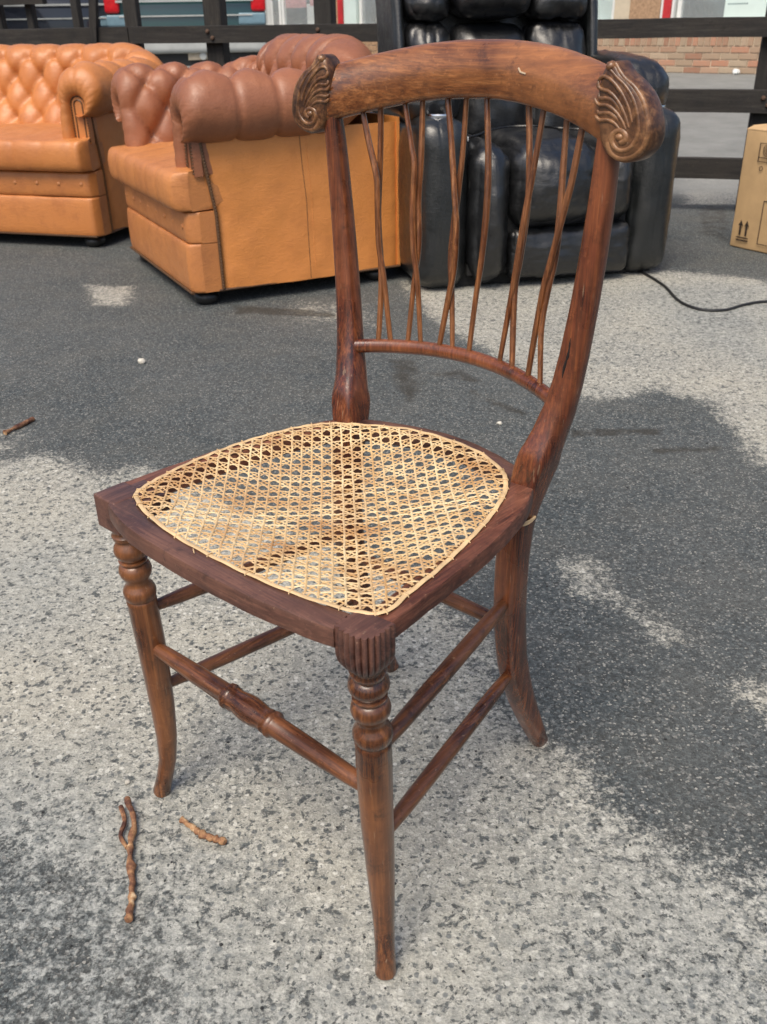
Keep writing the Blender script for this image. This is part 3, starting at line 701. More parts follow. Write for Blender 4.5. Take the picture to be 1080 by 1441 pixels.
def chesterfield(root, Wd, D, m_arm, m_front, m_panel, seed, back_up=.055):
    """local frame: front faces -y, outer right panel at x=.05, outer left panel at x=.05-Wd; ground z=0"""
    rs = random.Random(seed)
    xr_, xl_ = .03, .02 * 2 + .05 - Wd - .02
    rc = .20; yb = D - .13
    # centre line: right arm front -> back -> left arm front
    path = []
    def addseg(p, q, hd): path.append((p, q, hd))
    cl = []   # (x, y, outward nx, ny, backness)
    st = .012
    n = int((yb - rc) / st)
    for i in range(n + 1): cl.append((xr_, 0 + (yb - rc) * i / n, 1, 0, 0))
    k = 26
    for i in range(1, k):
        a = math.pi / 2 * i / k; cl.append((xr_ - rc + rc * math.cos(a), yb - rc + rc * math.sin(a), math.cos(a), math.sin(a), i / k))
    n2 = int((xr_ - xl_ - 2 * rc) / st)
    for i in range(n2 + 1): cl.append((lerp(xr_ - rc, xl_ + rc, i / n2), yb, 0, 1, 1))
    for i in range(1, k):
        a = math.pi / 2 * i / k; cl.append((xl_ + rc - rc * math.sin(a), yb - rc + rc * math.cos(a), -math.sin(a), math.cos(a), 1 - i / k))
    for i in range(n + 1): cl.append((xl_, (yb - rc) * (1 - i / n), -1, 0, 0))
    u = [0]
    for i in range(1, len(cl)): u.append(u[-1] + math.hypot(cl[i][0] - cl[i-1][0], cl[i][1] - cl[i-1][1]))
    L = u[-1]; du = L / round(L / .15)
    r0 = .104
    def section(bk):
        """list of (w, z, nw, nz, v)"""
        zc = .662 + back_up * bk; r = r0 + .012 * bk; out = []; v = 0
        lean = .03 + .09 * bk; zb = .40
        for i in range(16):
            t = i / 16; z = lerp(zb, zc, t); w_ = -r - lean * (1 - t) ** 1.4
            out.append([w_, z, -1, .1])
        for i in range(41):
            a = math.pi - (math.pi + R(112)) * i / 40
            out.append([r * math.cos(a), zc + r * math.sin(a), math.cos(a), math.sin(a)])
        vv = -.02; res = []
        for i, q in enumerate(out):
            if i: vv += math.hypot(q[0] - out[i-1][0], q[1] - out[i-1][1])
            res.append((*q, vv))
        return res
    v_end = .40
    rows = []
    secs = [section(c[4] * c[4] * (3 - 2 * c[4])) for c in cl]
    def ring(i, disp=True):
        x, y, nx_, ny_, bk = cl[i]; out = []
        for (w_, z, nw, nz, v) in secs[i]:
            h = tuft(u[i], v, du, v_end) if disp else 0
            h *= min(1, .3 + u[i] / .05) * min(1, .3 + (L - u[i]) / .05)
            h += .004 * fbm(u[i] * 7 + seed, v * 7) + .0016 * fbm(u[i] * 30 + seed, v * 9)
            W_ = w_ + nw * h; Z_ = z + nz * h
            out.append(Vector((x + nx_ * W_, y + ny_ * W_, Z_)))
        return out
    FW0, FW1, FZ, FR_ = -.052, .020, .610, .036     # facing: left and right edge, centre and radius of its arch
    def face_pt(j, w_, z):
        if j < 16: return FW0, min(z, FZ)
        a = math.pi - (math.pi + R(112)) * (j - 16) / 40
        if a < 0: return FW1, FZ - .05 * min(1, -a / R(112))
        return (FW0 + FW1) / 2 + FR_ * math.cos(a), FZ + FR_ * math.sin(a)
    def cap(i, sgn):
        """pleated bullnose front of an arm, from the facing outwards"""
        x, y, nx_, ny_, bk = cl[i]; base = ring(i); outl = []
        for t, f in ((1.0, .004), (.99, -.012), (.93, -.024), (.80, -.034), (.60, -.039), (.38, -.036), (.18, -.024), (.05, -.008)):
            rw = []
            for j, p in enumerate(base):
                w_ = secs[i][j][0]; z = secs[i][j][1]
                sw, sz = face_pt(j, w_, z)
                sp = Vector((x + nx_ * sw, y, sz)); q = p.lerp(sp, t)
                pl_n = abs((j / 3.0) % 1 - .5) * 2
                q.y = y + f - .004 * pl_n * math.sin(math.pi * min(1, t))
                rw.append(q)
            outl.append(rw)
        return outl
    rows += cap(0, 1)
    for i in range(len(cl)): rows.append(ring(i))
    rows += cap(len(cl) - 1, -1)[::-1]
    m = MB(); m.grid([[tuple(p) for p in r_] for r_ in rows])
    m.f = [f[::-1] for f in m.f]
    body = m.build('tufted_back_and_arms', m_arm, root, angle=80)
    # buttons
    spots = []
    for row in range(0, 5):
        v = row * .1
        for kk in range(-1, int(L / du) + 2):
            uu = (kk + (.5 if row % 2 else 0)) * du
            if .03 < uu < L - .03: spots.append((uu, v))
    cnt = 0
    for uu, v in spots:
        i = min(range(len(u)), key=lambda q: abs(u[q] - uu)); sc = secs[i]; j = min(range(len(sc)), key=lambda q: abs(sc[q][4] - v))
        if abs(sc[j][4] - v) > .03: continue
        x, y, nx_, ny_, bk = cl[i]; w_, z, nw, nz, vv = sc[j]; h = -.036
        p = Vector((x + nx_ * (w_ + nw * h), y + ny_ * (w_ + nw * h), z + nz * h)); nr = Vector((nx_ * nw, ny_ * nw, nz)).normalized()
        o = link_copy(BTN_ME, 'button', body, p, nr.to_track_quat('Z', 'Y').to_euler()); cnt += 1
    # arm facings with nail trim
    for i, sgn in ((0, 1), (len(cl) - 1, -1)):
        x, y, nx_, ny_, bk = cl[i]
        def shape(g):
            q = [(FW0 + g, .452), (FW0 + g, FZ)] + [((FW0 + FW1) / 2 + (FR_ - g) * math.cos(a), FZ + (FR_ - g) * math.sin(a)) for a in np.linspace(math.pi, 0, 15)[1:-1]] + [(FW1 - g, FZ), (FW1 - g, .452)]
            return q
        f = MB(); f.poly([(x + nx_ * a, y - .009, z) for a, z in shape(-.002)], (0, .03, 0))
        fc = f.build('arm_facing', m_arm, root, angle=50)
        xo = .046 if nx_ > 0 else .054 - Wd; f = MB(); f.rbox(min(x + nx_ * (FW1 - .01), xo), max(x + nx_ * (FW1 - .01), xo), y - .004, y + .07, .455, .575, .006, 3); f.build('arm_corner', m_arm, fc)
        t = MB(); t.tube([(x + nx_ * a, y - .010, z) for a, z in shape(.016)], .0032, 6); t.build('piping', M_NAIL, fc)
        g = MB(); q = spline([(x + nx_ * a, y - .010, z) for a, z in shape(.001)], 1); dd = 0
        P_ = []; 
        for a_, b_2 in zip(q[:-1], q[1:]):
            n_ = max(1, int((b_2 - a_).length / .0105)); P_ += [a_.lerp(b_2, k / n_) for k in range(n_)]
        for p in P_: g.sphere((p.x, p.y, p.z), .0042, 6, 4)
        o = g.build('nail_trim', M_NAIL, fc); o['kind'] = 'stuff'
    xR, xL = .05, .05 - Wd
    # seat front: cushion bulge, buttoned band, plinth
    def front_strip(name, z0, z1, y0, bul, mt, pleat=0.0, top_to=None, ex=.0):
        m = MB(); rows = []; xs = np.linspace(xL - ex, xR + ex, int(Wd / .012))
        hh = (z1 - z0) / 2; zc = (z0 + z1) / 2
        for x in xs:
            e = min(x - (xL - ex), (xR + ex) - x); ed = 1 - (1 - min(1, e / .035)) ** 2; ed = math.sqrt(max(0, ed))
            rw = []
            pu = (x - xL) / .15; d = abs(pu - round(pu)); ph = pleat * (-.9 * math.exp(-d / .05) + math.sin(math.pi * d) * .8) if pleat else 0
            ph += .004 * fbm(x * 6 + seed, z0 * 5)
            for a in np.linspace(-90, 90, 13):
                c, sn = math.cos(R(a)), math.sin(R(a))
                c = c ** .55; 
                rw.append((x, y0 + .05 - (.05 + bul * c + ph * c) * (.25 + .75 * ed) , zc + hh * math.copysign(abs(sn) ** .8, sn) + (ph * .6 * max(0, sn))))
            if top_to is not None:
                for yy in np.linspace(y0 + .08, top_to, 22):
                    rw.append((x, yy, z1 + .022 * math.sin(math.pi * min(1, (yy - y0) / (top_to - y0))) * ed + ph * .7 + .004 * fbm(x * 5, yy * 5 + seed)))
            else: rw.append((x, .06, z1))
            rw = [(x, .06, z0)] + rw
            if top_to is not None: rw = [(max(xL + .022, min(xR - .022, q_[0])) if q_[1] > .03 else q_[0], q_[1], q_[2]) for q_ in rw]
            rows.append(rw)
        m.grid(rows)
        for r_ in (rows[0], rows[-1]):
            b = len(m.v); m.v += r_; m.f.append(tuple(range(b, b + len(r_))))
        return m.build(name, mt, root, angle=60)
    front_strip('plinth_front', .055, .226, -.048, .012, m_front)
    band = front_strip('buttoned_band', .229, .335, -.042, .014, m_front)
    nb = round(Wd / .115)
    for kk in range(nb):
        x = xR - .055 - kk * .115
        if x < xL + .03: break
        link_copy(BTN_ME, 'button', band, (x, -.055, .285), (R(90), 0, 0))
    front_strip('seat_cushion', .340, .470, -.062, .042, m_arm if m_arm is not M_ARM else M_FRONT, .006, D - .25, .001)
    # outer panels
    for sx in (1, -1):
        x = xR if sx > 0 else xL
        m = MB(); rows = []
        for z in np.linspace(.055, .585, 26):
            y0_ = interp(z, [0, .33, .52, .6], [.052, .050, .022, .015])
            rows.append([(x - sx * (.012 * (abs(t - .5) * 2) ** 8 + .0075 * fbm(z * 3, t * 3 + seed) + .0022 * fbm(z * 14, t * 9 + seed)) + sx * .006 * math.sin(math.pi * t) - (sx * .010 if t in (0, 1) else 0), lerp(y0_, D, t), z) for t in np.linspace(0, 1, 34)])
        m.grid(rows)
        sp_ = m.build('side_panel', m_panel, root, angle=60)
        s = MB(); nl = lambda z: interp(z, [0, .33, .52, .6], [.052, .050, .022, .015]) + .003
        s.tube([(x - sx * .001, nl(z), z) for z in np.linspace(.06, .56, 24)], .006, 6)
        for z in np.arange(.065, .56, .0105): s.sphere((x + sx * .003, nl(z) + .002, z), .0050, 6, 4)
        o = s.build('nail_trim', M_NAIL, sp_); o['kind'] = 'stuff'
        sfx = lambda z, t: x - sx * (.012 * (abs(t - .5) * 2) ** 8 + .0075 * fbm(z * 3, t * 3 + seed) + .0022 * fbm(z * 14, t * 9 + seed)) + sx * .006 * math.sin(math.pi * t)
        for t_ in (.47, .50):
            s = MB(); s.tube([(sfx(z, t_), lerp(interp(z, [0, .33, .52, .6], [.052, .050, .022, .015]), D, t_), z) for z in np.linspace(.058, .575, 24)], .0013, 5); s.build('panel_seam', M_NAIL if t_ == .47 else m_panel, sp_)
        s = MB(); s.tube([(x - sx * .002, y, .057) for y in np.linspace(.04, D - .005, 12)], .005, 6); s.build('welt', M_NAIL, sp_)
    m = MB(); m.box(xL + .006, xR - .006, D - .012, D, .055, .60); m.build('back_panel', m_panel, root)
    m = MB(); m.box(xL + .02, xR - .02, -.03, D - .02, .05, .30); m.build('base_frame', M_DARKF, root)
    s = MB(); s.tube([(x, -.056, .056) for x in np.linspace(xL + .01, xR - .01, 30)], .005, 6)
    for x in np.arange(xL + .02, xR - .01, .0115): s.sphere((x, -.060, .057), .0048, 6, 4)
    o = s.build('front_nail_trim', M_NAIL, root); o['kind'] = 'stuff'
    for x in (xR - .07, xL + .07):
        for y in (.01, D - .08):
            f = MB(); f.lathe([(.001, 0), (.030, 0), (.043, .008), (.048, .022), (.044, .038), (.032, .047), (.030, .056)], 20)
            f.build('bun_foot', M_FOOT, root, loc=(x, y, 0))
    return root
arm = thing('leather_armchair', 'tan leather chesterfield armchair with flat orange side panel, in front of the long sofa', 'armchair', (-.64, 3.377, 0), R(-63.0))
chesterfield(arm, .93, .79, M_ARM, M_FRONT, M_TAN, 3, .092)
sofa = thing('leather_sofa', 'long tan chesterfield sofa with deep buttoned back, behind the armchair at the left edge', 'sofa', (-1.314, 4.421, 0), R(-16.4))
chesterfield(sofa, 2.0, .86, M_SOFA, M_SOFA, M_TAN, 9)

# ------------------------------------------------------------------ black recliner
rec = thing('black_recliner', 'black leather recliner armchair with cup holders, standing behind the cane chair', 'recliner', (.148, 3.455, 0), R(14))
def wr(seed, amp=.006, fx=9, fz=9):
    def fn(o, n):
        a = amp * (fbm(o.x * fx + seed, o.y * fx, o.z * fz) + .5 * fbm(o.x * fx * 3, o.y * fx * 3 + seed, o.z * fz * 3) - 1.3 * max(0, 1 - abs(fbm(o.x * fx * 1.4 + 9, o.y * 4 + seed, o.z * fz * .8, 2)) * 9) ** 2 * .5)
        return o + n * a
    return fn
for sx, x0, x1 in ((-1, 0, .197), (1, .845, 1.042)):
    m = MB(); m.rbox(x0, x1, .0, .88, .010, .605, .066, 14, (.014, .022, .015), wr(sx, .005))
    ar = m.build('arm', M_SHELL, rec, angle=80)
    m = MB(); m.rbox(x0 - .012, x1 + .022, .150, .84, .56, .762, .085, 14, (.015, .02, .03), wr(sx + 5, .006)); m.build('arm_pad', M_BLACK, ar, angle=80)
    xc = (x0 + x1) / 2
    m = MB(); m.lathe([(.036, -.03), (.036, .002), (.040, .006), (.046, .006), (.048, .001), (.046, -.006)], 24, (xc + .01, .115, .612)); 
    m.lathe([(.001, -.03), (.036, -.03)], 24, (xc + .01, .115, .612)); m.build('cup_holder', M_CHROME, ar)
def cush(name, x0, x1, y0, y1, z0, z1, r, inf, seed, amp=.006, mt=None, n=14):
    m = MB(); m.rbox(x0, x1, y0, y1, z0, z1, r, n, inf, wr(seed, amp)); return m.build(name, mt or M_BLACK, rec, angle=80)
cush('seat_side_cushion', .200, .350, -.035, .60, .03, .505, .07, (.012, .04, .025), 1, .006, None, 22)
cush('seat_cushion', .352, .690, -.050, .60, .220, .512, .08, (.014, .055, .03), 2, .006, None, 24)
cush('seat_side_cushion', .692, .845, -.035, .60, .222, .503, .07, (.012, .04, .025), 3, .006, None, 22)
cush('footrest_panel', .353, .842, -.03, .30, .03, .219, .035, (.0, .025, .0), 4, .007, None, 24)
m = MB(); m.box(.05, .99, .06, .82, .006, .20); m.box(.20, .84, .03, .6, .05, .42); m.build('base_frame', M_DARKF, rec)
# leaning back: built upright, sheared to lean through its own function
def leanf(seed, amp):
    g = wr(seed, amp)
    def fn(o, n):
        o = g(o, n); o.y += (o.z - .45) * .20; return o
    return fn
def bcush(name, x0, x1, y0, y1, z0, z1, r, inf, seed, amp=.007, mt=None, parent=None):
    m = MB(); m.rbox(x0, x1, y0, y1, z0, z1, r, 14, inf, leanf(seed, amp)); return m.build(name, mt or M_BLACK, parent or rec, angle=80)
bs = bcush('back_shell', .060, .925, .56, .78, .30, 1.12, .05, (0, 0, .02), 11, .003, M_SHELL)
for x0, x1 in ((.058, .110), (.872, .925)): bcush('back_wing', x0, x1, .475, .62, .45, 1.11, .024, (0, .01, 0), 12, .003, M_SHELL, bs)
bcush('back_cushion', .112, .292, .44, .62, .46, .905, .06, (0, .035, 0), 13, .010)
bcush('back_cushion', .294, .612, .43, .62, .46, .900, .07, (0, .05, 0), 14, .006)
bcush('back_cushion', .614, .870, .44, .62, .46, .905, .06, (0, .035, 0), 15, .010)
bcush('headrest', .112, .292, .43, .62, .908, 1.12, .06, (0, .02, 0), 16, .009)
bcush('headrest', .294, .612, .36, .62, .915, 1.13, .08, (0, .035, 0), 17, .006)
bcush('headrest', .614, .870, .41, .62, .908, 1.12, .06, (0, .02, 0), 18, .009)
m = MB(); m.tube(spline([(.205, .18, .525), (.28, .20, .53), (.36, .26, .54), (.46, .30, .545), (.56, .27, .545), (.66, .33, .53), (.74, .26, .528), (.83, .30, .53)], 6), .004, 6); m.build('control_cable', M_FOOT, rec)
m = MB(); m.rbox(.215, .240, .165, .185, .512, .530, .004, 2); m.build('cable_plug', plain('white_plastic', (.75, .75, .73)), rec)
cord = MB(); cord.tube(spline([(1.02, 3.86, .006), (1.052, 3.747, .006), (1.085, 3.518, .005), (1.080, 3.296, .005), (1.121, 3.182, .005), (1.203, 3.168, .005), (1.301, 3.234, .005), (1.402, 3.265, .005), (1.60, 3.22, .005), (1.9, 3.3, .005)], 8), .0052, 8)
tag(cord.build('power_cord', plain('black_rubber', (.013, .013, .014), .5)), 'thin black power cord trailing over the ground from the recliner', 'power cord')

# ------------------------------------------------------------------ cardboard box
M_CARD = plain('cardboard', (.52, .345, .175), .8, .10, 12, .12)
M_INK = plain('brown_print', (.035, .022, .015), .7, .3, 60)
BX = Vector((1.567, 4.199, 0)); fx = Vector((.105, -.179, 0)).normalized(); fy = Vector((-fx.y, fx.x, 0))   # fx along the visible face, fy into the box
box = thing('cardboard_box', 'brown cardboard box printed with two upward arrows, at the right edge before the fence', 'box', BX, math.atan2(fx.y, fx.x))
BW, BD, BH = .46, .40, .485
m = MB(); m.rbox(0, BW, 0, BD, .002, BH, .006, 6, (0, .006, 0), wr(21, .0015, 6, 6)); m.build('carton', M_CARD, box)
m = MB(); m.poly([(.0, .0, BH - .002), (BW, .0, BH - .002), (BW - .01, .05, BH + .022), (BW*.5, .10, BH + .030), (.10, .075, BH + .024), (.0, .04, BH + .010)], (.0, .0, .005)); m.build('flap', M_CARD, box)
pr = []
def ink(name, b): o = b.build(name, M_INK, box, smooth=False); return o
yq = -.0085
a_ = MB()
for x in (.052, .084):
    a_.box(x - .0045, x + .0045, yq, yq + .001, .058, .100)
    a_.poly([(x - .0125, yq, .098), (x + .0125, yq, .098), (x, yq, .122)], (0, .001, 0))
a_.box(.036, .100, yq, yq + .001, .046, .0505)
ink('arrow_print', a_)
a_ = MB()
rr = random.Random(4); x = .038
while x < .098:
    w_ = rr.uniform(.003, .007); a_.box(x, x + w_, yq, yq + .001, .034, .041); x += w_ + .0018
ink('caption_print', a_)
def frame_(b, x0, x1, z0, z1, t): b.box(x0, x1, yq, yq+.001, z0, z0+t); b.box(x0, x1, yq, yq+.001, z1-t, z1); b.box(x0, x0+t, yq, yq+.001, z0+t, z1-t); b.box(x1-t, x1, yq, yq+.001, z0+t, z1-t)
a_ = MB(); frame_(a_, .085, .215, .365, .440, .003); a_.box(.088, .212, yq, yq + .001, .381, .384)
for rad_ in (.020, .0125):
    q = [(.125 + rad_ * math.cos(t), yq, .412 + rad_ * math.sin(t) * 1.1) for t in np.linspace(0, 2 * math.pi, 25)]
    for i in range(24): a_.bar(q[i], q[i+1], .0025, .001, (0, 1, 0))
a_.box(.121, .129, yq, yq + .001, .405, .420)
for rad_ in (.0085,):
    q = [(.108 + rad_ * math.cos(t), yq, .340 + rad_ * math.sin(t)) for t in np.linspace(0, 2 * math.pi, 19)]
    for i in range(18): a_.bar(q[i], q[i+1], .0022, .001, (0, 1, 0))
ink('symbol_print', a_)
a_ = MB(); frame_(a_, .150, .42, .035, .215, .003); ink('panel_print', a_)

# ------------------------------------------------------------------ twigs and pebbles on the ground
M_TWIG = NT('twig_bark'); _n = M_TWIG.noise(34, 5, .7); _c = M_TWIG.ramp(_n, [(.36, (.06, .02, .014)), (.47, (.22, .10, .05)), (.56, (.38, .21, .10)), (.64, (.60, .44, .27))]); M_TWIG = M_TWIG.done(_c, .75, M_TWIG.bump(M_TWIG.noise(160, 5, .7), .7, .003))
def twig(label, pts, r, fork=None):
    m = MB(); q = spline([(a, b, rr_ ) for a, b, rr_ in pts], 5)
    rs = random.Random(len(pts)); q = [p + Vector((rs.uniform(-1, 1), rs.uniform(-1, 1), 0)) * .0009 for p in q]; m.tube(q, [r * rs.uniform(.65, 1.25) * (1.25 if i in (0, len(q) - 1, len(q) // 2) else 1) for i, _ in enumerate(q)], 9)
    if fork: m.tube(spline(fork, 4), [r * .7 * rs.uniform(.7, 1.1) for _ in spline(fork, 4)], 7)
    return tag(m.build('twig', M_TWIG), label, 'twig', 'twigs on the ground')
twig('longest dry twig, standing almost upright in the picture, left of the near front leg', [(-.346, .903, .012), (-.328, .866, .009), (-.324, .823, .007), (-.311, .779, .006), (-.304, .745, .006), (-.301, .719, .007)], .0044,
     [(-.352, .893, .008), (-.341, .868, .007), (-.341, .845, .006), (-.328, .826, .006)])
twig('short stubby broken twig lying between the two front legs', [(-.268, .869, .007), (-.250, .855, .007), (-.238, .846, .006), (-.222, .838, .006), (-.207, .832, .006)], .0046)
twig('thin reddish twig far out on the dark asphalt at the left edge', [(-.957, 2.172, .006), (-.935, 2.215, .007), (-.915, 2.264, .006)], .0055)
M_PEB = plain('pale_pebble', (.55, .52, .45), .8, .25, 60)
def rock(m, c, r, rs):
    o = len(m.v); m.sphere(c, (r * rs.uniform(.8, 1.3), r * rs.uniform(.7, 1.1), r * rs.uniform(.5, .8)), 7, 5)
    for i in range(o, len(m.v)):
        p = Vector(m.v[i]); k = 1 + .25 * fbm(p.x * 300, p.y * 300, p.z * 300); cc = Vector(c); m.v[i] = tuple(cc + (p - cc) * k)
rs = random.Random(11)
for lb, x, y, r in (('pale pebble alone on the dark asphalt left of the chair back', -.732, 2.717, .012), ('white pebble seen behind the seat near the right rear post', .300, 2.185, .0075), ('small white pebble beside the foot of the left front leg', -.356, .943, .0042)):
    m = MB(); rock(m, (x, y, r * .5), r, rs); tag(m.build('pebble', M_PEB), lb, 'pebble', 'pebbles on the ground')
for nm, lab, mt, cnt in (('pale_grit', None, M_PEB, 900), ('dark_grit', None, plain('dark_stone_chip', (.06, .062, .065), .7, .3, 90), 900)):
    m = MB(); rs = random.Random(cnt + len(nm))
    for i in range(cnt):
        y = .25 + 3.2 * rs.random() ** 1.6; x = rs.uniform(-.55, .55) * (y + .7); r = rs.uniform(.0009, .0024)
        o = len(m.v); m.sphere((x, y, r * .45), (r * rs.uniform(.8, 1.4), r * rs.uniform(.7, 1.2), r * .7), 5, 3)
    o = m.build(nm, mt); o['kind'] = 'stuff'; tag(o, 'loose %s scattered over the asphalt' % ('pale grit' if 'pale' in nm else 'dark stone chips'), 'grit')

# ------------------------------------------------------------------ timber fence
M_TIMBER = wood('black_stained_timber', (.010, .009, .008), (.020, .017, .015), (.045, .040, .034), (4, 60, 60), .75, 0, .6)
M_TIMBERV = wood('black_stained_post', (.010, .009, .008), (.018, .016, .014), (.042, .037, .032), (60, 60, 4), .75, 0, .6)
def fy_(x): return 5.04 - .30 * (x - 1.87)
FD = Vector((1, -.30, 0)).normalized(); FN = Vector((FD.y, -FD.x, 0))     # FN towards the camera
fence = thing('timber_fence', 'dark stained post and rail timber fence running behind the seats', 'fence', (0, fy_(0), 0), math.atan2(FD.y, FD.x))
def fx_of(px, dist=0):    # place along the fence for a direction from the viewpoint
    s_ = (px - 540) / 1299.96; # x = s*(y*0.8829+..)
    x = 0.0
    for _ in range(30): x = s_ * (fy_(x) * .883 + .4695 * .9143 - .4695 * .75)
    return x / FD.x
def rail_(a, b, z, h, t=.045, off=-.055, mt=None):
    m = MB(); n = max(2, int((b - a) / .12)); rows = []
    for i in range(n + 1):
        x = lerp(a, b, i / n); dz = .006 * fbm(x * 1.3, z * 5); dy = .005 * fbm(x * 1.1 + 7, z)
        rows.append([(x, off + dy - t/2, z + dz - h/2), (x, off + dy + t/2, z + dz - h/2), (x, off + dy + t/2, z + dz + h/2), (x, off + dy - t/2, z + dz + h/2 - .002)])
    m.grid(rows, True); m.f.append((0,1,2,3)); k = len(rows)*4; m.f.append((k-1,k-2,k-3,k-4))
    return m.build('rail', mt or M_TIMBER, fence, angle=30)
posts = [fx_of(318), fx_of(470), fx_of(622), fx_of(1088)]
brk = [fx_of(205), fx_of(622), fx_of(1420)]
for z, h in ((.862, .086), (.535, .105), (.215, .100)):
    rail_(-6.5, brk[0] - .0, z, h); rail_(brk[0] + .006, brk[1], z, h); rail_(brk[1] + .006, brk[2], z, h)
rail_(-6.5, fx_of(95), 1.07, .075)
def post(px, wd=.10, dp=.09, top=1.16, z0=-.05, off=.015):
    x = fx_of(px); m = MB(); m.rbox(x - wd/2, x + wd/2, off - dp/2, off + dp/2, z0, top, .006, 3); return m.build('post', M_TIMBERV, fence)
for px, wd in ((318, .105), (470, .10), (625, .10), (1098, .11), (1400, .11)): post(px, wd)
for px, wd in ((22, .05), (66, .045), (129, .045), (205, .085), (-60, .05), (-140, .10)): post(px, wd, .05, 1.10, -.05, .0)
m = MB(); m.bar((fx_of(154), -.085, .70), (fx_of(168), -.085, 1.12), .045, .03, (0, 1, 0)); m.build('brace', M_TIMBERV, fence)

M_BOLT = plain('rusty_bolt', (.09, .05, .03), .6, .4, 80)
bm_ = MB(); bm_.lathe([(.001, .010), (.008, .009), (.011, .005), (.012, 0)], 10); bm_.v = [(v[0], -v[2], v[1]) for v in bm_.v]; BOLT = bm_.mesh('bolt', M_BOLT)
for px in (318, 470, 625, 1098):
    for z in (.862, .535, .215):
        link_copy(BOLT, 'bolt', fence, (fx_of(px) - .012, -.080, z + .015)); link_copy(BOLT, 'bolt', fence, (fx_of(px) + .015, -.080, z - .018))

# ------------------------------------------------------------------ shop building across the road
GZ = .29
B0 = Vector((4.30, 12.1, GZ)); ang = R(180 - 40); BT = Vector((math.cos(ang), math.sin(ang), 0))   # t grows to the left and away
BN = Vector((BT.y, -BT.x, 0));
if BN.y > 0: BN = -BN                                                                                # towards the camera
shop = thing('shop_building', 'brick shop front with red framed windows across the road', 'shop building', B0, math.atan2(BT.y, BT.x))
SGN = 1 if (Matrix.Rotation(math.atan2(BT.y, BT.x), 3, 'Z') @ Vector((0, 1, 0))).dot(BN) > 0 else -1
def tpx(px):
    m_ = (px - 540) / 1299.96; mm = m_ * .883
    return (4.30 - mm * 12.1 - m_ * .2) / (.766 + .643 * mm)
def sb(b, t0, t1, d0, d1, z0, z1): b.box(min(t0,t1), max(t0,t1), min(SGN*d0, SGN*d1), max(SGN*d0, SGN*d1), z0, z1)   # d outwards
def spart(name, mt, t0, t1, d0, d1, z0, z1, parent=None):
    b = MB(); sb(b, t0, t1, d0, d1, z0, z1); return b.build(name, mt, parent or shop, smooth=False)
def brick_mat(name, cols, mortar=False):
    t = NT(name); oi = t.n('ObjectInfo'); c = t.ramp(oi.outputs['Random'], cols)
    c = t.mix(t.ramp(t.noise(30, 5, .7), [(.4, 0.0), (.7, .5)]), c, (.32, .26, .19)); return t.done(c, .85, t.bump(t.noise(90, 4), .3, .003))
M_BRICK = brick_mat('weathered_brick', [(0, (.33, .16, .10)), (.3, (.40, .25, .165)), (.55, (.37, .27, .185)), (.8, (.44, .34, .24)), (1, (.47, .20, .12))])
M_BRICKW = plain('tan_brick', (.37, .235, .14), .85, .3, 30, .3)
M_MORTAR = plain('mortar', (.56, .47, .35), .9, .2, 40, .3)
M_RENDER = plain('cream_render', (.55, .47, .35), .85, .12, 6, .1)
M_WHITE = plain('white_paint', (.72, .74, .72), .45, .06, 8)
M_PANEL = plain('pale_window_poster', (.62, .74, .70), .5, .08, 3)
M_REDP = plain('red_paint', (.50, .03, .035), .4, .15, 12)
M_PINK = plain('pink_poster', (.60, .25, .26), .6, .25, 14)
M_INTREFL = plain('reflection_tinted_interior', (.13, .19, .205), .8, .65, 3.5)  # bluish mottling stands in for reflections on the window glass, put into the colour
M_DARKI = plain('dark_shop_goods', (.02, .02, .022), .6, .5, 10)
def glass():
    t = NT('shop_glass'); return t.done((.9, .95, .95), .03, None, Transmission__Weight=.75, IOR=1.45, Alpha=.55)
M_GLASS = glass()
T0, T1 = tpx(1300), tpx(340)
zs_ = .478      # top of brick plinth above the local ground
# mortar core + individual bricks on the near stretch
spart('wall_core', M_MORTAR, T0, T1, -.25, -.012, -.3, zs_ - .002)
b_ = MB(); b_.rbox(-.105, .105, -.045, .006, -.0325, .0325, .004, 2); BR = MB(); BR.box(-.105, .105, -.05, .0, -.0325, .0325)
def brick_me(L, Hh):
    b = MB(); e = .004; l, h = L/2, Hh/2
    b.add([(-l, -.05*SGN, -h), (l, -.05*SGN, -h), (l, -.05*SGN, h), (-l, -.05*SGN, h), (-l, -.004*SGN, -h), (l, -.004*SGN, -h), (l, -.004*SGN, h), (-l, -.004*SGN, h), (-l+e, 0, -h+e), (l-e, 0, -h+e), (l-e, 0, h-e), (-l+e, 0, h-e)],
          [(8,9,10,11), (4,5,9,8), (5,6,10,9), (6,7,11,10), (7,4,8,11), (0,1,5,4), (1,2,6,5), (2,3,7,6), (3,0,4,7)])
    return b.mesh('brick', M_BRICK, False)
ME_ST, ME_SO = brick_me(.212, .063), brick_me(.063, .105)
tb = tpx(828); nbr = 0; rs = random.Random(5)
for row in range(4):
    z = .035 + row * .0745; t = T0 + (.11 if row % 2 else 0)
    while t < tb:
        link_copy(ME_ST, 'brick', shop, (t, SGN * rs.uniform(-.004, .003), z + rs.uniform(-.002, .002)), (0, rs.uniform(-.008, .008), rs.uniform(-.01, .01))); t += .2235; nbr += 1
t = T0
while t < tb:
    link_copy(ME_SO, 'brick', shop, (t, SGN * rs.uniform(-.003, .004), .350), (0, rs.uniform(-.02, .02), 0)); t += .0745; nbr += 1
t = T0
while t < tb:
    link_copy(ME_ST, 'brick', shop, (t, SGN * rs.uniform(-.004, .003), .4435)); t += .2235
b = MB(); t = tb + .06; row = 0
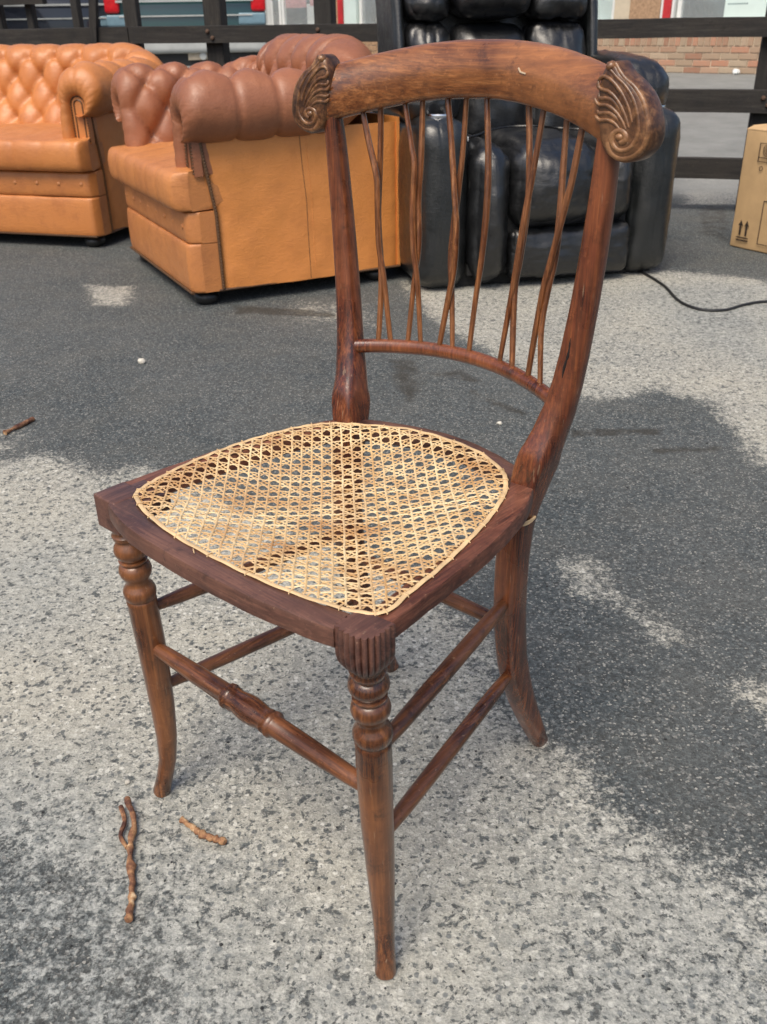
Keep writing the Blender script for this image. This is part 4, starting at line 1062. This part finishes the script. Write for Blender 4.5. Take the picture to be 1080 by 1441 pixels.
for row in range(5):
    t = tb + .12 + (.11 if row % 2 else 0); z = .035 + row * .0745
    while t < T1 - .12: sb(b, t - .106, t + .106, -.05, rs.uniform(-.004, .003), z - .032, z + .032); t += .2235
    row += 1
o = b.build('far_brickwork', M_BRICKW, shop, smooth=False); o['kind'] = 'stuff'
spart('window_sill', M_RENDER, T0, T1, -.22, .035, zs_, zs_ + .05)
# upper facade: interior, fascia and bays
spart('interior', M_INTREFL, T0, T1, -1.6, -1.55, zs_, 3.0)
spart('interior_floor', M_INTREFL, T0, T1, -1.55, -.25, zs_ - .02, zs_ - .004)
spart('fascia', M_REDP, T0, T1, -.2, .06, 2.5, 3.1)
spart('upper_wall', M_BRICKW, T0, T1, -.25, -.02, 3.1, 6.0)
Z0, Z1 = zs_ + .05, 2.5
def pier(p0, p1, mt, d=.0, nm='pier'): return spart(nm, mt, tpx(p0), tpx(p1), -.2, d, Z0, Z1)
def window(p0, p1, fr=.05, frm=None):
    t0, t1 = sorted((tpx(p0), tpx(p1))); frm = frm or M_WHITE
    b = MB()
    sb(b, t0, t0 + fr, -.10, -.04, Z0, Z1); sb(b, t1 - fr, t1, -.10, -.04, Z0, Z1); sb(b, t0 + fr, t1 - fr, -.10, -.04, Z0, Z0 + .06); sb(b, t0 + fr, t1 - fr, -.10, -.04, Z1 - .06, Z1)
    o = b.build('window_frame', frm, shop, smooth=False)
    spart('pane', M_GLASS, t0 + fr, t1 - fr, -.074, -.066, Z0 + .06, Z1 - .06, o)
    return o
def poster(p0, p1, mt, z0, z1, nm='poster', d=-.095): return spart(nm, mt, tpx(p0), tpx(p1), d - .01, d, z0, z1)
window(1300, 955); poster(1250, 1019, M_PANEL, Z0 + .07, Z0 + .29, 'sale_board', -.062)
b = MB(); 
for k in range(9): sb(b, tpx(1023) - .03 * k * .9, tpx(1023) - .03 * k * .9 - .018, -.0615, -.0605, Z0 + .20, Z0 + .215)
b.build('board_print', M_INTREFL, shop, smooth=False)
pier(953, 950, M_WHITE, .02, 'trim'); pier(949.5, 939, M_REDP, .04, 'red_frame'); pier(938.5, 935, M_WHITE, .02, 'trim')
pier(934.5, 893, M_BRICKW, .03, 'brick_pier'); pier(892.5, 871, M_RENDER, .015, 'render_pier')
window(870, 645, .05); poster(866, 822, M_PANEL, Z0 + .07, Z0 + 1.0)
pier(644, 600, M_BRICKW, .03, 'brick_pier')
window(599, 516); 
pier(515, 498, M_PANEL, .015, 'pale_panel'); pier(497.5, 491, M_REDP, .04, 'red_frame'); pier(490.5, 478, M_BRICKW, .03, 'brick_pier')
window(477, 409); poster(440, 412, M_PINK, Z0 + .30, Z0 + .9); poster(458, 441, M_WHITE, Z0 + .07, Z0 + .35); poster(457, 446, M_PINK, Z0 + .32, Z0 + .7, 'poster', -.088)
window(408, 374); pier(373.5, 361, M_WHITE, .015, 'white_panel'); 
spart('red_notice', M_PINK, tpx(372), tpx(364), .015, .03, Z0 + .08, Z0 + .45)
spart('notice_print', M_WHITE, tpx(370.5), tpx(365.5), .03, .034, Z0 + .18, Z0 + .34)
pier(360.5, 354, M_REDP, .04, 'red_frame'); pier(353.5, 340, M_BRICKW, .03, 'brick_pier')
# goods in the windows
def good(px, d, r, z, mt=M_DARKI):
    b = MB(); b.sphere((tpx(px), SGN * d, z), (r, r * .8, r), 12, 8); return b.build('display_goods', mt, shop)
good(444, -.35, .20, Z0 + .26); good(527, -.4, .20, Z0 + .18); good(541, -.5, .22, Z0 + .25); good(556, -.4, .10, Z0 + .30, M_WHITE); good(985, -.6, .3, Z0 + .3, M_INTREFL); good(390, -.6, .35, Z0 + .4, M_INTREFL)
m = MB(); rock(m, (0, 0, 0), .06, rs); lt = m.build('litter', M_WHITE); lt.location = B0 + BT * tpx(1056) + BN * .12 + Vector((0, 0, .03)); tag(lt, 'scrap of white litter at the foot of the brick shop wall', 'litter')
# white pole at the left end of the shop front
pp = Vector((-2.62, 17.0, GZ)); m = MB(); m.lathe([(.001, 0), (.16, 0), (.16, .05), (.07, .06), (.07, 3.0), (.001, 3.0)], 14); po = m.build('white_pole', M_WHITE); po.location = pp
tag(po, 'white painted pole beside the left end of the shop front', 'pole')

# ------------------------------------------------------------------ parked vehicles on the road
M_TYRE = plain('tyre_rubber', (.012, .012, .013), .8, .3)
M_CGLASS = plain('car_glass', (.02, .028, .03), .06, .1)
M_BLACKP = plain('black_car_plastic', (.015, .016, .017), .55, .2)
def paint(name, col): return plain(name, col, .28, .06, 4, Coat__Weight=1.0, Coat__Roughness=.04)
M_LAMP = plain('red_lamp_lens', (.55, .012, .02), .15, .15, 30)
M_SILV = plain('silver_bumper', (.42, .44, .43), .38, .12, 6)
M_SURR = plain('pale_blue_plastic', (.16, .26, .32), .35, .1)
def vehicle(name, label, cat, loc, rz, paintm, Lc=4.4, Wc=1.76, hb=.95, hr=1.5, rear_blue=False, bumper=None, lz=.74):
    """local: rear at y=0 facing -y, front at y=Lc; x across"""
    root = thing(name, label, cat, loc, rz, 'parked vehicles beyond the fence'); hw = Wc / 2
    prof = [(.02, .34), (.0, .55), (.03, hb - .04), (.06, hb), (.30, hr - .06), (.50, hr), (Lc * .56, hr), (Lc * .62, hr - .04), (Lc * .74, hb + .02), (Lc - .15, hb - .12), (Lc, .60), (Lc - .02, .30)]
    m = MB(); rows = []
    low = [(.04, .28), (.0, .42), (.0, .60), (.02, .80), (.05, hb - .02), (.10, hb + .0), (Lc * .74, hb), (Lc - .35, hb - .06), (Lc - .06, hb - .22), (Lc, .58), (Lc - .03, .30)]
    for x, k in ((-hw, .93), (-hw * .985, .98), (-hw * .9, 1.0), (0, 1.01), (hw * .9, 1.0), (hw * .985, .98), (hw, .93)):
        rows.append([(x, Lc / 2 + (y - Lc / 2) * (1 if abs(x) < hw * .95 else .985), .30 + (z - .30) * k) for y, z in low])
    m.grid(rows); b = len(m.v)
    for r_ in (rows[0], rows[-1]):
        b = len(m.v); m.v += r_; m.f.append(tuple(range(b, b + len(r_))))
    body = m.build('body', paintm, root, angle=30)
    g = MB(); up = [(.14, hb - .01), (.42, hr), (Lc * .56, hr), (Lc * .74, hb - .01)]; rows = []
    for x, k in ((-hw * .93, 0), (-hw * .74, 1), (hw * .74, 1), (hw * .93, 0)):
        pass
    bot = [(-hw * .94, .10), (hw * .94, .10), (hw * .94, Lc * .76), (-hw * .94, Lc * .76)]; top = [(-hw * .72, .46), (hw * .72, .46), (hw * .72, Lc * .56), (-hw * .72, Lc * .56)]
    g.add([(x, y, hb - .01) for x, y in bot] + [(x, y, hr - .03) for x, y in top], [(0,1,5,4), (1,2,6,5), (2,3,7,6), (3,0,4,7), (4,5,6,7)]); g.build('cabin_glass', M_CGLASS, root, smooth=False)
    g = MB(); g.rbox(-hw * .74, hw * .74, .42, Lc * .57, hr - .04, hr, .02, 4); g.build('roof', paintm, root)
    for a, c in ((0, 4), (1, 5), (2, 6), (3, 7)):
        p = [(x, y, hb - .02) for x, y in bot] + [(x, y, hr - .02) for x, y in top]; g = MB(); g.bar(p[a], p[c], .07, .06); g.build('roof_pillar', paintm, root)
    for x in (-hw + .11, hw - .11):
        for y in (.85, Lc - .85):
            wl = MB(); pf = [(.10, -.10), (.27, -.11), (.315, -.09), (.325, 0), (.315, .09), (.27, .11), (.10, .10)]
            wl.lathe(pf, 24); wl.v = [(v[2], v[0], v[1]) for v in wl.v]
            wo = wl.build('wheel', M_TYRE, root, loc=(x, y, .325))
            rm = MB(); rm.lathe([(.001, -.105), (.08, -.112), (.20, -.10), (.215, -.112), (.215, .112), (.20, .10), (.08, .112), (.001, .105)], 20); rm.v = [(v[2], v[0], v[1]) for v in rm.v]; rm.build('rim', M_SILV, wo)
    bp_ = MB(); bp_.rbox(-hw - .01, hw + .01, -.09, .22, .33, .50, .05, 8); bpo = bp_.build('rear_bumper', bumper or M_BLACKP, root)
    pv = MB(); pv.box(-.02, .22, -.03, .02, .26, .36); pv.build('tow_bracket', plain('beige_bracket', (.42, .36, .27), .7), root)
    for sx in (-1, 1):
        l = MB(); l.rbox(sx * hw - .15 if sx > 0 else -hw - .012, hw + .012 if sx > 0 else -hw + .15, -.022, .20, lz, lz + .22, .03, 5); l.build('tail_lamp', M_LAMP, root)
        cp = MB(); cp.rbox(sx * hw - .30 if sx > 0 else -hw - .006, hw + .006 if sx > 0 else -hw + .30, -.012, .15, lz - .13, lz - .012, .02, 4); cp.build('lamp_surround', M_SURR, root)
        fl = MB(); fl.rbox(sx * hw * .62 - .18, sx * hw * .62 + .18, Lc - .10, Lc - .0, .60, .72, .03, 4); fl.build('headlight', M_SILV, root)
    tr = MB(); tr.box(-hw + .12, hw - .12, -.028, -.004, .845, .868); tr.box(-hw + .14, hw - .14, -.020, .004, .70, .715); tr.build('trim_strip', M_SILV, root)
    tr = MB(); tr.box(-hw + .05, hw - .05, .0, .5, .2, .36); tr.build('underbody', M_BLACKP, root)
    ex = MB(); ex.tube([(.15, -.05, .30), (.15, .4, .30)], .04, 10); ex.build('exhaust', M_SILV, root)
    return root
vehicle('parked_car', 'dark green estate car with red tail lamps and silver bumper, beyond the fence', 'car', (-2.12, 11.8, GZ), R(4), paint('dark_green_paint', (.006, .045, .048)), bumper=M_SILV)
vehicle('parked_car', 'dark blue hatchback behind the fence uprights, between the white van and the green estate', 'car', (-3.95, 12.9, GZ), R(14), paint('dark_blue_paint', (.004, .006, .013)), 3.9, 1.7, .92, 1.42)
vehicle('parked_van', 'white van at the far left edge behind the fence', 'van', (-4.33, 9.45, GZ), R(28), paint('white_van_paint', (.72, .74, .74)), 4.8, 1.9, 1.15, 2.0, lz=.30)
# long brick wall closing the far side of the yard on the left
fw = thing('boundary_wall', 'long brown brick wall far behind the parked vehicles on the left', 'wall', (-9.5, 21.5, GZ), R(6))
b = MB(); b.box(-16, 6.6, 0, .3, -.3, 3.2); b.build('wall_face', M_BRICKW, fw, smooth=False)
b = MB(); b.box(-16, 6.6, -.05, .35, 3.202, 3.3); b.build('coping', M_RENDER, fw, smooth=False)
